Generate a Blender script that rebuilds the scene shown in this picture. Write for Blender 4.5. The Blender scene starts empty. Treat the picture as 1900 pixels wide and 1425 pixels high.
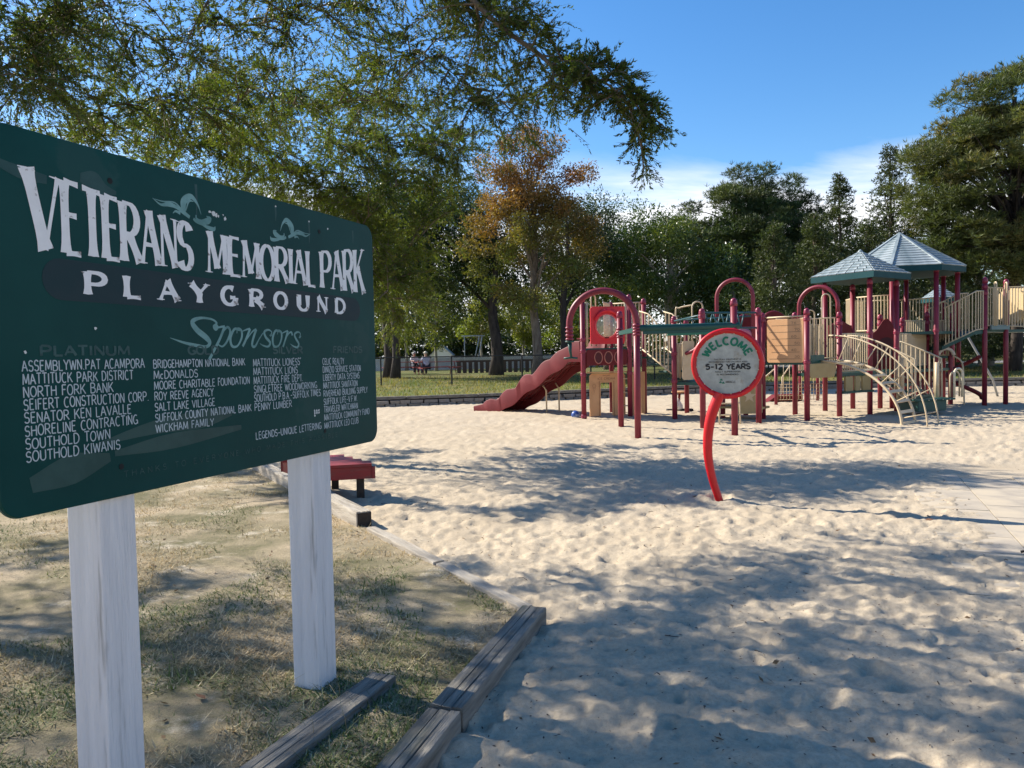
import bpy, math, random
import numpy as np
from mathutils import Vector, Matrix
random.seed(7); rng = np.random.default_rng(7)
SC = bpy.context.scene; COL = SC.collection
R_ = math.radians
# ------------------------------------------------------------------ camera, world, sun, exposure
pitch, roll = R_(2.25), .02
fw = Vector((0, math.cos(pitch), -math.sin(pitch))); dn = Vector((0, -math.sin(pitch), -math.cos(pitch))); ex = Vector((1, 0, 0))
ci = (ex + roll*dn).normalized(); cj = (dn - roll*ex).normalized()
cam = bpy.data.cameras.new('camera'); camo = bpy.data.objects.new('camera', cam); COL.objects.link(camo)
M = Matrix((ci, -cj, -fw)).transposed().to_4x4(); M.translation = Vector((0, 0, 1.70)); camo.matrix_world = M
cam.sensor_width = 36; cam.lens = 1427/1900*36; cam.clip_start = .05; cam.clip_end = 3000
SC.camera = camo
SUN_AZ = math.atan2(-.87, .49)            # from +Y, clockwise
SUN_EL = R_(36)
sunv = Vector((math.sin(SUN_AZ)*math.cos(SUN_EL), math.cos(SUN_AZ)*math.cos(SUN_EL), math.sin(SUN_EL)))
W = bpy.data.worlds.new('World'); SC.world = W; W.use_nodes = True
nt = W.node_tree; nt.nodes.clear(); N = nt.nodes.new; Lk = nt.links.new
sky = N('ShaderNodeTexSky'); sky.sky_type = 'NISHITA'; sky.sun_disc = False
sky.sun_elevation = SUN_EL; sky.sun_rotation = SUN_AZ; sky.air_density = 1.0; sky.dust_density = .25; sky.ozone_density = 2.6
hsv = N('ShaderNodeHueSaturation'); hsv.inputs['Hue'].default_value = .503; hsv.inputs['Saturation'].default_value = 1.30; hsv.inputs['Value'].default_value = 1.0
bg = N('ShaderNodeBackground'); bg.inputs['Strength'].default_value = .105; out = N('ShaderNodeOutputWorld')
tc = N('ShaderNodeTexCoord'); sep = N('ShaderNodeSeparateXYZ'); Lk(tc.outputs['Generated'], sep.inputs[0])
# cirrus: direction projected onto a high plane, streaky noise, only low above the horizon
def mth(op, a, b=None, c=None, clamp=False):
    n = N('ShaderNodeMath'); n.operation = op; n.use_clamp = clamp
    for k, q in enumerate((a, b, c)):
        if q is None: continue
        if isinstance(q, (int, float)): n.inputs[k].default_value = q
        else: Lk(q, n.inputs[k])
    return n.outputs[0]
zz = mth('MAXIMUM', sep.outputs['Z'], .02); zz = mth('ADD', zz, .12)
px = mth('DIVIDE', sep.outputs['X'], zz); py = mth('DIVIDE', sep.outputs['Y'], zz)
cmb = N('ShaderNodeCombineXYZ'); Lk(mth('MULTIPLY', px, .55), cmb.inputs[0]); Lk(mth('MULTIPLY', py, 1.5), cmb.inputs[1])
nz = N('ShaderNodeTexNoise'); nz.inputs['Scale'].default_value = 1.15; nz.inputs['Detail'].default_value = 9; nz.inputs['Roughness'].default_value = .56; nz.inputs['Distortion'].default_value = .5
Lk(cmb.outputs[0], nz.inputs['Vector'])
def ramp(src, p0, p1, inv=False):
    m = N('ShaderNodeMapRange'); m.interpolation_type = 'SMOOTHSTEP'; Lk(src, m.inputs[0])
    m.inputs[1].default_value = p0; m.inputs[2].default_value = p1
    m.inputs[3].default_value = 1. if inv else 0.; m.inputs[4].default_value = 0. if inv else 1.
    return m.outputs[0]
low = ramp(sep.outputs['Z'], .175, .265, True)               # bank close to the horizon
thr = mth('SUBTRACT', nz.outputs['Fac'], mth('SUBTRACT', .585, mth('MULTIPLY', low, .30)))
cl = mth('MULTIPLY', mth('MULTIPLY', thr, 4.6, clamp=True), mth('ADD', mth('MULTIPLY', low, .85), .16), clamp=True)
mix = N('ShaderNodeMix'); mix.data_type = 'RGBA'; Lk(cl, mix.inputs[0])
Lk(sky.outputs[0], hsv.inputs['Color']); Lk(hsv.outputs[0], mix.inputs[6]); mix.inputs[7].default_value = (6.4, 6.5, 6.8, 1)
Lk(mix.outputs[2], bg.inputs['Color']); Lk(bg.outputs[0], out.inputs['Surface'])
sl = bpy.data.lights.new('sun', 'SUN'); sl.energy = 5.0; sl.angle = R_(.53); sl.color = (1, .93, .81)
so = bpy.data.objects.new('sun', sl); COL.objects.link(so); so.rotation_euler = sunv.to_track_quat('Z', 'Y').to_euler(); so.location = (-20, 12, 30)
vs = SC.view_settings; vs.view_transform = 'Standard'; vs.look = 'None'; vs.gamma = 1; vs.use_curve_mapping = False; vs.exposure = .93
SC.render.engine = 'CYCLES'; SC.cycles.max_bounces = 6; SC.cycles.transparent_max_bounces = 8; SC.cycles.transmission_bounces = 4
# ------------------------------------------------------------------ materials
def nmat(name):
    m = bpy.data.materials.new(name); m.use_nodes = True; t = m.node_tree
    return m, t, t.nodes['Principled BSDF'], t.nodes.new, t.links.new
def pmat(name, c1, c2=None, scale=6, rough=.6, bump=0, bscale=40, detail=5, spec=.4, stretch=None, coat=0, lo=.35, hi=.65, metal=0, dirt=None, dscale=3, dlo=.55, dhi=.75):
    m, t, b, N, L = nmat(name); c2 = c2 or c1
    co = N('ShaderNodeTexCoord'); mp = N('ShaderNodeMapping'); L(co.outputs['Object'], mp.inputs[0])
    if stretch: mp.inputs['Scale'].default_value = stretch
    def noise(s, d=detail):
        n = N('ShaderNodeTexNoise'); n.inputs['Scale'].default_value = s; n.inputs['Detail'].default_value = d; n.inputs['Roughness'].default_value = .6; L(mp.outputs[0], n.inputs['Vector']); return n.outputs['Fac']
    def mr(src, a, bb):
        q = N('ShaderNodeMapRange'); L(src, q.inputs[0]); q.inputs[1].default_value = a; q.inputs[2].default_value = bb; return q.outputs[0]
    x = N('ShaderNodeMix'); x.data_type = 'RGBA'; L(mr(noise(scale), lo, hi), x.inputs[0]); x.inputs[6].default_value = (*c1, 1); x.inputs[7].default_value = (*c2, 1)
    col = x.outputs[2]
    if dirt:
        y = N('ShaderNodeMix'); y.data_type = 'RGBA'; L(mr(noise(dscale, 8), dlo, dhi), y.inputs[0]); L(col, y.inputs[6]); y.inputs[7].default_value = (*dirt, 1); col = y.outputs[2]
    L(col, b.inputs['Base Color']); b.inputs['Roughness'].default_value = rough; b.inputs['Specular IOR Level'].default_value = spec; b.inputs['Metallic'].default_value = metal
    if coat: b.inputs['Coat Weight'].default_value = coat; b.inputs['Coat Roughness'].default_value = .12
    if bump:
        q = N('ShaderNodeBump'); q.inputs['Strength'].default_value = bump; q.inputs['Distance'].default_value = .01; L(noise(bscale, 4), q.inputs['Height']); L(q.outputs[0], b.inputs['Normal'])
    return m
def leafmat(name, ca, cb, cc, trans=.35, rough=.5, glow=(1.5, 1.45, .5)):
    """three leaf tints picked leaf by leaf from the colour attribute"""
    m, t, b, N, L = nmat(name)
    a = N('ShaderNodeAttribute'); a.attribute_name = 'tint'; s = N('ShaderNodeSeparateColor'); L(a.outputs['Color'], s.inputs[0])
    x = N('ShaderNodeMix'); x.data_type = 'RGBA'; L(s.outputs[0], x.inputs[0]); x.inputs[6].default_value = (*ca, 1); x.inputs[7].default_value = (*cb, 1)
    y = N('ShaderNodeMix'); y.data_type = 'RGBA'; L(s.outputs[1], y.inputs[0]); L(x.outputs[2], y.inputs[6]); y.inputs[7].default_value = (*cc, 1)
    v = N('ShaderNodeHueSaturation'); L(y.outputs[2], v.inputs['Color']); vv = N('ShaderNodeMapRange'); L(s.outputs[2], vv.inputs[0]); vv.inputs[3].default_value = .6; vv.inputs[4].default_value = 1.45; L(vv.outputs[0], v.inputs['Value'])
    L(v.outputs[0], b.inputs['Base Color']); b.inputs['Roughness'].default_value = rough; b.inputs['Specular IOR Level'].default_value = .35
    tr = N('ShaderNodeBsdfTranslucent'); g = N('ShaderNodeMix'); g.data_type = 'RGBA'; g.blend_type = 'MULTIPLY'; g.inputs[0].default_value = 1; L(v.outputs[0], g.inputs[6]); g.inputs[7].default_value = (*glow, 1)
    L(g.outputs[2], tr.inputs[0]); ms = N('ShaderNodeMixShader'); ms.inputs[0].default_value = trans; L(b.outputs[0], ms.inputs[1]); L(tr.outputs[0], ms.inputs[2])
    L(ms.outputs[0], t.nodes['Material Output'].inputs['Surface']); return m
# ------------------------------------------------------------------ mesh helpers
WL = {}
def put(o, name, parent, loc, mat=None, props=None):
    o.name = name; COL.objects.link(o)
    if parent is not None: o.parent = parent; o.location = Vector(loc) - WL[parent.name]
    else: o.location = Vector(loc)
    WL[o.name] = Vector(loc)
    for k, v in (props or {}).items(): o[k] = v
    return o
def thing(name, label, cat, loc, group=None):
    o = bpy.data.objects.new(name, None); o.empty_display_size = .3
    put(o, name, None, loc); o['label'] = label; o['category'] = cat
    if group: o['group'] = group
    return o
def tag(o, label, cat, group=None):
    o['label'] = label; o['category'] = cat
    if group: o['group'] = group
    return o
class MB:
    def __init__(s): s.v = []; s.f = []; s.sm = []
    def add(s, vs, fs, smooth=False):
        n = len(s.v); s.v += [tuple(map(float, p)) for p in vs]; s.f += [tuple(i+n for i in f) for f in fs]; s.sm += [smooth]*len(fs) if not isinstance(smooth, list) else smooth; return s
    def box(s, c, size, rz=0, M=None):
        hx, hy, hz = size[0]/2, size[1]/2, size[2]/2
        vs = [Vector((a*hx, b*hy, d*hz)) for d in (-1, 1) for b in (-1, 1) for a in (-1, 1)]
        q = M if M is not None else Matrix.Rotation(rz, 3, 'Z')
        vs = [q @ v + Vector(c) for v in vs]
        return s.add(vs, [(0, 2, 3, 1), (4, 5, 7, 6), (0, 1, 5, 4), (2, 6, 7, 3), (0, 4, 6, 2), (1, 3, 7, 5)])
    def beam(s, p0, p1, w, h, up=(0, 0, 1)):
        p0, p1 = Vector(p0), Vector(p1); d = (p1-p0); L = d.length; d.normalize(); sd = Vector(up).cross(d).normalized(); u = d.cross(sd)
        Mx = Matrix((d, sd, u)).transposed(); return s.box((p0+p1)/2, (L, w, h), M=Mx)
    def tube(s, pts, r, seg=10, caps=True, flat=1.0, closed=False):
        P = [Vector(p) for p in pts]; n = len(P); rs = list(r) if hasattr(r, '__len__') else [r]*n
        T = []
        for k in range(n):
            a = P[k-1] if (k > 0 or closed) else P[k]; b = P[(k+1) % n] if (k < n-1 or closed) else P[k]; T.append((b-a).normalized())
        ref = Vector((0, 0, 1)) if abs(T[0].z) < .9 else Vector((1, 0, 0)); u = (ref - T[0]*ref.dot(T[0])).normalized()
        vs = []; 
        for k in range(n):
            u = (u - T[k]*u.dot(T[k])).normalized(); w = T[k].cross(u)
            for j in range(seg):
                a = 2*math.pi*j/seg; vs.append(P[k] + (u*math.cos(a)*flat + w*math.sin(a))*rs[k])
        fs = []; m = n if closed else n-1
        for k in range(m):
            for j in range(seg): a = k*seg+j; b = k*seg+(j+1) % seg; c = ((k+1) % n)*seg; fs.append((a, b, c+(j+1) % seg, c+j))
        sm = [True]*len(fs)
        if caps and not closed: fs += [tuple(range(seg-1, -1, -1)), tuple((n-1)*seg+j for j in range(seg))]; sm += [False, False]
        return s.add(vs, fs, sm)
    def lathe(s, prof, c, seg=14):
        vs = []; n = len(prof)
        for r, z in prof:
            for j in range(seg): a = 2*math.pi*j/seg; vs.append((c[0]+r*math.cos(a), c[1]+r*math.sin(a), c[2]+z))
        fs = [(k*seg+j, k*seg+(j+1) % seg, (k+1)*seg+(j+1) % seg, (k+1)*seg+j) for k in range(n-1) for j in range(seg)]
        sm = [True]*len(fs); fs += [tuple(range(seg-1, -1, -1)), tuple((n-1)*seg+j for j in range(seg))]; return s.add(vs, fs, sm+[False, False])
    def prism(s, poly, o, ux, uy, th):
        """poly (2d) in the frame o, ux, uy, thickness th along ux x uy"""
        o, ux, uy = Vector(o), Vector(ux).normalized(), Vector(uy).normalized(); nn = ux.cross(uy); n = len(poly)
        vs = [o+ux*a+uy*b for a, b in poly] + [o+ux*a+uy*b+nn*th for a, b in poly]
        fs = [tuple(range(n-1, -1, -1)), tuple(range(n, 2*n))] + [(k, (k+1) % n, n+(k+1) % n, n+k) for k in range(n)]
        return s.add(vs, fs)
    def build(s, name, mat, parent=None, bevel=0, origin=None, **props):
        A = np.array(s.v); c = Vector(((A.min(0)+A.max(0))/2).tolist())
        c.z = A[:, 2].min()
        if origin is not None: c = Vector(origin)
        me = bpy.data.meshes.new(name); me.from_pydata((A-np.array(c)).tolist(), [], s.f); me.polygons.foreach_set('use_smooth', s.sm); me.update()
        me.materials.append(mat); o = bpy.data.objects.new(name, me); put(o, name, parent, c, props=props)
        if bevel: b = o.modifiers.new('bevel', 'BEVEL'); b.width = bevel; b.segments = 2; b.limit_method = 'ANGLE'
        return o
def share(me, name, parent, loc, rot=None, scale=None, **props):
    o = bpy.data.objects.new(name, me); put(o, name, parent, loc, props=props)
    if rot: o.rotation_euler = rot
    if scale: o.scale = scale
    return o
def quadmesh(name, V, mat, parent, tint=None, **props):
    """V (n,k,3): n loose faces of k corners"""
    n, q = V.shape[:2]; me = bpy.data.meshes.new(name); V = V.reshape(-1, 3); c = V.mean(0); me.vertices.add(q*n); me.vertices.foreach_set('co', (V-c).astype(np.float32).ravel())
    me.loops.add(q*n); me.loops.foreach_set('vertex_index', np.arange(q*n, dtype=np.int32)); me.polygons.add(n); me.polygons.foreach_set('loop_start', np.arange(0, q*n, q, dtype=np.int32))
    me.update(calc_edges=True)
    if tint is not None:
        a = me.color_attributes.new('tint', 'FLOAT_COLOR', 'POINT'); t = np.ones((q*n, 4), np.float32); t[:, :3] = np.repeat(tint, q, axis=0); a.data.foreach_set('color', t.ravel())
    me.materials.append(mat); o = bpy.data.objects.new(name, me); return put(o, name, parent, Vector(c.tolist()), props=props)
def arc(c, ux, uy, r, a0, a1, n=16):
    c, ux, uy = Vector(c), Vector(ux), Vector(uy); return [c+ux*(r*math.cos(R_(a0+(a1-a0)*k/n)))+uy*(r*math.sin(R_(a0+(a1-a0)*k/n))) for k in range(n+1)]
def spline(P, n=8):
    P = [Vector(p) for p in P]; Q = [2*P[0]-P[1]]+P+[2*P[-1]-P[-2]]; o = []
    for k in range(1, len(Q)-2):
        for j in range(n):
            t = j/n; a, b, c, d = Q[k-1:k+3]; o.append(.5*((2*b)+(-a+c)*t+(2*a-5*b+4*c-d)*t*t+(-a+3*b-3*c+d)*t**3))
    return o+[P[-1]]
# noise
def vn(x, y, seed=0):
    xi = np.floor(x).astype(np.int64); yi = np.floor(y).astype(np.int64); fx = x-xi; fy = y-yi; fx = fx*fx*fx*(fx*(fx*6-15)+10); fy = fy*fy*fy*(fy*(fy*6-15)+10)
    def h(a, b):
        q = (a*374761393 + b*668265263 + seed*982451653) & 0xffffffff; q = ((q ^ (q >> 13))*1274126177) & 0xffffffff; return ((q ^ (q >> 16)) & 0xffff)/65535.
    return (h(xi, yi)*(1-fx)+h(xi+1, yi)*fx)*(1-fy)+(h(xi, yi+1)*(1-fx)+h(xi+1, yi+1)*fx)*fy
def fbm(x, y, o=4, seed=0):
    s = 0; a = .5
    for k in range(o): s = s+a*vn(x*2**k+k*7.3, y*2**k-k*3.1, seed+k); a *= .5
    return s/(1-.5**o)
def dimples(x, y, cell, seed, r0=.5, r1=.9):
    xi = np.floor(x/cell).astype(np.int64); yi = np.floor(y/cell).astype(np.int64); h = np.zeros_like(x)
    def hh(a, b, s):
        q = (a*374761393 + b*668265263 + (seed*17+s)*982451653) & 0xffffffff; q = ((q ^ (q >> 13))*1274126177) & 0xffffffff; return ((q ^ (q >> 16)) & 0xffff)/65535.
    for dx in (-1, 0, 1):
        for dy in (-1, 0, 1):
            a = xi+dx; b = yi+dy; cx = (a+.1+.8*hh(a, b, 1))*cell; cy = (b+.1+.8*hh(a, b, 2))*cell; ang = hh(a, b, 3)*6.283; el = .55+.4*hh(a, b, 4); r = cell*(r0+(r1-r0)*hh(a, b, 5))*.5; am = hh(a, b, 6)
            ux = (x-cx)*np.cos(ang)+(y-cy)*np.sin(ang); uy = (-(x-cx)*np.sin(ang)+(y-cy)*np.cos(ang))/el; d = np.sqrt(ux*ux+uy*uy)/r
            h += am*(-np.exp(-d**2*1.6)+.55*np.exp(-((d-1.25)/.38)**2))
    return h
# ------------------------------------------------------------------ setting materials
def sandmat():
    m, t, b, N, L = nmat('sand')
    co = N('ShaderNodeTexCoord')
    def noise(s, d=6, r=.6):
        n = N('ShaderNodeTexNoise'); n.inputs['Scale'].default_value = s; n.inputs['Detail'].default_value = d; n.inputs['Roughness'].default_value = r; L(co.outputs['Object'], n.inputs['Vector']); return n.outputs['Fac']
    def mr(src, a, bb, lo=0, hi=1):
        q = N('ShaderNodeMapRange'); L(src, q.inputs[0]); q.inputs[1].default_value = a; q.inputs[2].default_value = bb; q.inputs[3].default_value = lo; q.inputs[4].default_value = hi; return q.outputs[0]
    def mx(f, a, c):
        x = N('ShaderNodeMix'); x.data_type = 'RGBA'; L(f, x.inputs[0])
        for k, q in ((6, a), (7, c)):
            if isinstance(q, tuple): x.inputs[k].default_value = (*q, 1)
            else: L(q, x.inputs[k])
        return x.outputs[2]
    c = mx(mr(noise(1.1), .3, .7), (.46, .375, .265), (.56, .47, .345))
    c = mx(mr(noise(38, 3), .35, .75), c, (.41, .33, .235))
    c = mx(mr(noise(230, 2), .62, .74), c, (.22, .165, .11))       # dark grains and bits of bark
    c = mx(mr(noise(9, 9, .75), .64, .72, 0, .55), c, (.17, .125, .08))
    L(c, b.inputs['Base Color']); b.inputs['Roughness'].default_value = .92; b.inputs['Specular IOR Level'].default_value = .15
    q = N('ShaderNodeBump'); q.inputs['Strength'].default_value = .55; q.inputs['Distance'].default_value = .012
    a = N('ShaderNodeMath'); a.operation = 'ADD'; L(noise(26, 5, .7), a.inputs[0]); k = N('ShaderNodeMath'); k.operation = 'MULTIPLY'; L(noise(190, 3), k.inputs[0]); k.inputs[1].default_value = .28; L(k.outputs[0], a.inputs[1])
    q.inputs['Strength'].default_value = .8; L(a.outputs[0], q.inputs['Height']); L(q.outputs[0], b.inputs['Normal']); return m
M_sand = sandmat()
def turfmat(name, dry, green, soil, s1=.9, lo=.42, hi=.6, bump=1.0, bs=60):
    m, t, b, N, L = nmat(name); co = N('ShaderNodeTexCoord')
    def noise(s, d=6, r=.6):
        n = N('ShaderNodeTexNoise'); n.inputs['Scale'].default_value = s; n.inputs['Detail'].default_value = d; n.inputs['Roughness'].default_value = r; L(co.outputs['Object'], n.inputs['Vector']); return n.outputs['Fac']
    def mx(src, a0, a1, a, c):
        q = N('ShaderNodeMapRange'); L(src, q.inputs[0]); q.inputs[1].default_value = a0; q.inputs[2].default_value = a1
        x = N('ShaderNodeMix'); x.data_type = 'RGBA'; L(q.outputs[0], x.inputs[0])
        for k, z in ((6, a), (7, c)):
            if isinstance(z, tuple): x.inputs[k].default_value = (*z, 1)
            else: L(z, x.inputs[k])
        return x.outputs[2]
    c = mx(noise(s1, 7), lo, hi, dry, green) if name == 'lawn' else mx(noise(s1, 9, .65), .40, .62, dry, green); c = mx(noise(s1*2.3, 8, .7), .55, .68, c, soil); c = mx(noise(45, 4, .8), .45, .75, c, tuple(v*.5 for v in dry)); c = mx(noise(160, 3, .8), .5, .8, c, (.10, .08, .05)); 
    L(c, b.inputs['Base Color']); b.inputs['Roughness'].default_value = .95; b.inputs['Specular IOR Level'].default_value = .1
    q = N('ShaderNodeBump'); q.inputs['Strength'].default_value = bump; q.inputs['Distance'].default_value = .02; L(noise(bs, 6, .8), q.inputs['Height']); L(q.outputs[0], b.inputs['Normal']); return m
M_turf = turfmat('dry_turf', (.56, .45, .305), (.17, .165, .085), (.70, .61, .47))
M_lawn = turfmat('lawn', (.23, .20, .085), (.095, .14, .035), (.20, .165, .08), .35, .35, .6, 1.0, 14)
M_far = pmat('far_ground', (.12, .14, .05), (.2, .17, .08), .05, .9)
M_timber = pmat('weathered_timber', (.12, .112, .094), (.28, .255, .215), 22, .9, 1.0, 60, 8, .2, stretch=(.10, 1, 1), dirt=(.085, .105, .065), dscale=9)
M_timber_pale = pmat('bleached_timber', (.30, .26, .21), (.46, .41, .34), 20, .9, .9, 60, 8, .2, stretch=(.12, 1, 1), dirt=(.17, .14, .105), dscale=12)
M_timber_dark = pmat('dark_timber', (.03, .024, .02), (.06, .048, .038), 8, .85, .6, 40, 6, .2)
M_stone = pmat('wall_stone', (.20, .18, .15), (.34, .30, .25), 5, .9, .6, 20, 6, .2, dirt=(.07, .06, .045), dscale=5)
M_paver = pmat('rubber_paver', (.36, .31, .25), (.44, .38, .30), 3, .9, .35, 60, 6, .15, dirt=(.50, .42, .31), dscale=1.6, dlo=.42, dhi=.62)
M_road = pmat('asphalt', (.20, .20, .195), (.27, .265, .25), 1.2, .9)
# ------------------------------------------------------------------ ground
GP = [(-1.85, -1), (-.47, 2.9), (.10, 4.80), (-1.5, 7.62), (-3.95, 11.8), (-8.5, 20), (-9.5, 25.4), (-90, 25.4), (-90, -1)]
def inpoly(x, y, P):
    r = np.zeros(x.shape, bool); n = len(P)
    for k in range(n):
        x0, y0 = P[k]; x1, y1 = P[(k+1) % n]
        c = ((y0 > y) != (y1 > y)) & (x < (x1-x0)*(y-y0)/((y1-y0) if y1 != y0 else 1e-9)+x0); r ^= c
    return r
WPX = [-90, -9.5, -4.4, -1, 6, 12, 20, 31, 95]; WPY = [25.0, 25.3, 25.8, 26.6, 29.6, 31.3, 31.2, 29.5, 27]
def wally(x): return np.interp(x, WPX, WPY)
def sandh(x, y):
    far = np.clip((y-9)/12, 0, 1)
    h = .013*dimples(x-5, y+2, .125, 15, .5, 1.0)*(1-.5*far)+.012*dimples(x+2, y-7, .19, 41, .5, 1.0)+.020*(fbm(x/.075, y/.05, 2, 33)-.5)+.055*(fbm(x/1.9, y/1.5, 3, 3)-.5) + .018*dimples(x, y, .46, 5)*(1-.3*far)+.030*np.abs(fbm(x/.33+3, y/.22, 3, 71)-.5)*2+.024*dimples(x+9, y+4, .25, 9, .5, 1.0)*(1-.4*far) + .030*(fbm(x/.16, y/.11, 3, 21)-.5)*(1-.3*far)
    dq = np.hypot(x-2.31, (y-8.60)*1.1); h += .045*np.exp(-((dq-.17)/.08)**2)*(.6+.8*vn(x*9, y*9, 3)) - .035*np.exp(-(dq/.10)**2)
    h += .10*np.exp(-(((x+.3)/3.2)**2+((y-21.2)/1.6)**2))
    pv = np.clip((x-(4.15+.43*(y-7)))/.5, 0, 1)*np.clip((y-5.6)/.6, 0, 1)*np.clip((11.2-y)/.6, 0, 1)
    return h*(1-.93*pv) - .030*pv
def turfh(x, y): return .012+.05*(fbm(x/.9, y/.9, 4, 31)-.5)+.012*(fbm(x/.12, y/.12, 2, 8)-.5)
rows = .8*np.power((34.5/.8), np.linspace(0, 1, 480)); cols = np.linspace(-1.15, 1.05, 700)
Y, S = np.meshgrid(rows, cols, indexing='ij'); X = S*(Y+.9)*1.0
turf = inpoly(X, Y, GP); Z = np.where(turf, turfh(X, Y), sandh(X, Y))
def gridmesh(name, X, Y, Z, keep, mat, kind='structure'):
    n, m = X.shape; idx = np.arange(n*m).reshape(n, m)
    F = np.stack([idx[:-1, :-1], idx[:-1, 1:], idx[1:, 1:], idx[1:, :-1]], -1).reshape(-1, 4); F = F[keep.reshape(-1)]
    used = np.unique(F); re = np.zeros(n*m, np.int64); re[used] = np.arange(len(used)); F = re[F]; V = np.stack([X, Y, Z], -1).reshape(-1, 3)[used]
    me = bpy.data.meshes.new(name); me.vertices.add(len(V)); me.vertices.foreach_set('co', V.astype(np.float32).ravel()); k = len(F)
    me.loops.add(4*k); me.loops.foreach_set('vertex_index', F.astype(np.int32).ravel()); me.polygons.add(k); me.polygons.foreach_set('loop_start', np.arange(0, 4*k, 4, dtype=np.int32)); me.update(calc_edges=True)
    me.polygons.foreach_set('use_smooth', np.ones(k, bool)); me.materials.append(mat); o = bpy.data.objects.new(name, me); return put(o, name, None, (0, 0, 0), props={'kind': kind})
cx = (X[:-1, :-1]+X[1:, 1:])/2; cy = (Y[:-1, :-1]+Y[1:, 1:])/2; ct = inpoly(cx, cy, GP)
gridmesh('sand', X, Y, Z, ~ct & (cy < wally(cx)+.3), M_sand)
gridmesh('turf_ground', X, Y, Z, ct & (cy < wally(cx)+.3), M_turf)
def lawnh(x, y):
    d = y-wally(x); return .29+.26*np.clip(d/18, 0, 1)+.03*(fbm(x/3, y/3, 3, 4)-.5)
r2 = np.concatenate([np.linspace(0, 20, 110), 20+np.power(np.linspace(0, 1, 60), 2)*160]); c2 = np.concatenate([np.linspace(-90, -14, 40), np.linspace(-13.6, 40, 260), np.linspace(41, 100, 30)])
T2, X2 = np.meshgrid(r2, c2, indexing='ij'); Y2 = wally(X2)+.12+T2
gridmesh('lawn', X2, Y2, lawnh(X2, Y2), np.ones((len(r2)-1, len(c2)-1), bool), M_lawn)
b = MB(); b.add([(-900, -300, -.25), (900, -300, -.25), (900, 2500, -.25), (-900, 2500, -.25)], [(0, 1, 2, 3)]); b.build('ground', M_far, kind='structure')
b = MB(); b.add([(-14, -12, -.1), (14, -12, -.1), (14, .85, -.02), (-14, .85, -.02)], [(0, 1, 2, 3)]); b.build('sand_behind', M_sand, kind='structure')
# light grey drive beyond the lawn at the right, and a strip of it behind the far fence
def strip(name, P, w, mat, dz=.03):
    b = MB(); V = []
    for k, (x, y) in enumerate(P): V += [(x, y-w/2, float(lawnh(np.array(x), np.array(y-w/2)))+dz), (x, y+w/2, float(lawnh(np.array(x), np.array(y+w/2)))+dz)]
    b.add(V, [(2*k, 2*k+2, 2*k+3, 2*k+1) for k in range(len(P)-1)]); return b.build(name, mat, kind='structure')
strip('driveway', [(x, 49.5+.03*(x-24)) for x in np.linspace(14, 95, 28)], 5.5, M_road)
# ------------------------------------------------------------------ grass blades on the near turf
def blades(n, xr, yr, ln, wd, keepf, hfun, mat, name, flat=.5):
    y0_ = rng.uniform(0, 1, n); x = rng.uniform(*xr, n); y = yr[0]*np.power(yr[1]/yr[0], y0_); x = np.where(xr[1] < 1, -rng.uniform(-.25, 1, n)*(.72*y+.5), x); k = keepf(x, y); x, y = x[k], y[k]; n = len(x)
    z = hfun(x, y); a = rng.uniform(0, 6.283, n); el = np.clip(rng.normal(flat, .35, n), .05, 1.4); L = ln*(.4+rng.gamma(2., .4, n)); w = wd*rng.uniform(.6, 1.4, n)
    d = np.stack([np.cos(a)*np.cos(el), np.sin(a)*np.cos(el), np.sin(el)], -1); s = np.stack([-np.sin(a), np.cos(a), np.zeros(n)], -1)
    p = np.stack([x, y, z-.004], -1); V = np.stack([p-s*w[:, None]/2, p+s*w[:, None]/2, p+d*L[:, None]-np.array([0, 0, 1.])*(L*.15)[:, None]], 1)
    V[:, 2, 2] = np.maximum(V[:, 2, 2], z+.003)
    g = np.clip((fbm(x/.75, y/.75, 3, 50)-.42+np.clip((4.2-y)*.05, -.06, .08))*5+rng.normal(0, .25, n), 0, 1); t = np.stack([g, rng.uniform(0, 1, n)**3*.8, rng.uniform(0, 1, n)], -1)
    return quadmesh(name, V, mat, None, t, kind='stuff')
M_blade = leafmat('grass_blades', (.44, .33, .19), (.085, .13, .030), (.60, .50, .34), .22, .8, (1.1, 1.05, .8))
def dens(x, y): 
    return inpoly(x, y, GP) & (rng.uniform(0, 1, x.shape) < np.clip((fbm(x/.6, y/.6, 4, 60)-.43)*7, .015, 1)) 
blades(430000, (-7.2, .2), (1.3, 13.5), .034, .0085, dens, turfh, M_blade, 'short_grass', .40)
M_lblade = leafmat('lawn_blades', (.23, .20, .075), (.09, .145, .03), (.28, .23, .11), .35, .7)
blades(60000, (-12, 40), (25.6, 42), .09, .03, lambda x, y: y > wally(x)+.25, lawnh, M_lblade, 'lawn_grass', 1.0)
# tall seed stalks near the timber
b = MB()
for k in range(46):
    x = rng.normal(-.85, .25) if k < 20 else rng.uniform(-3.2, -.2); y = rng.normal(3.55, .22) if k < 20 else rng.uniform(2.6, 5.4)
    if not inpoly(np.array([x]), np.array([y]), GP)[0]: continue
    a = rng.uniform(0, 6.28); l = rng.uniform(.07, .17); b.tube([(x, y, -.01), (x+math.cos(a)*l*.3, y+math.sin(a)*l*.3, l*.7), (x+math.cos(a)*l*.8, y+math.sin(a)*l*.8, l)], [.0016, .0012, .0005], 3)
b.build('dry_stalks', pmat('straw', (.45, .36, .2)), kind='stuff')
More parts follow.
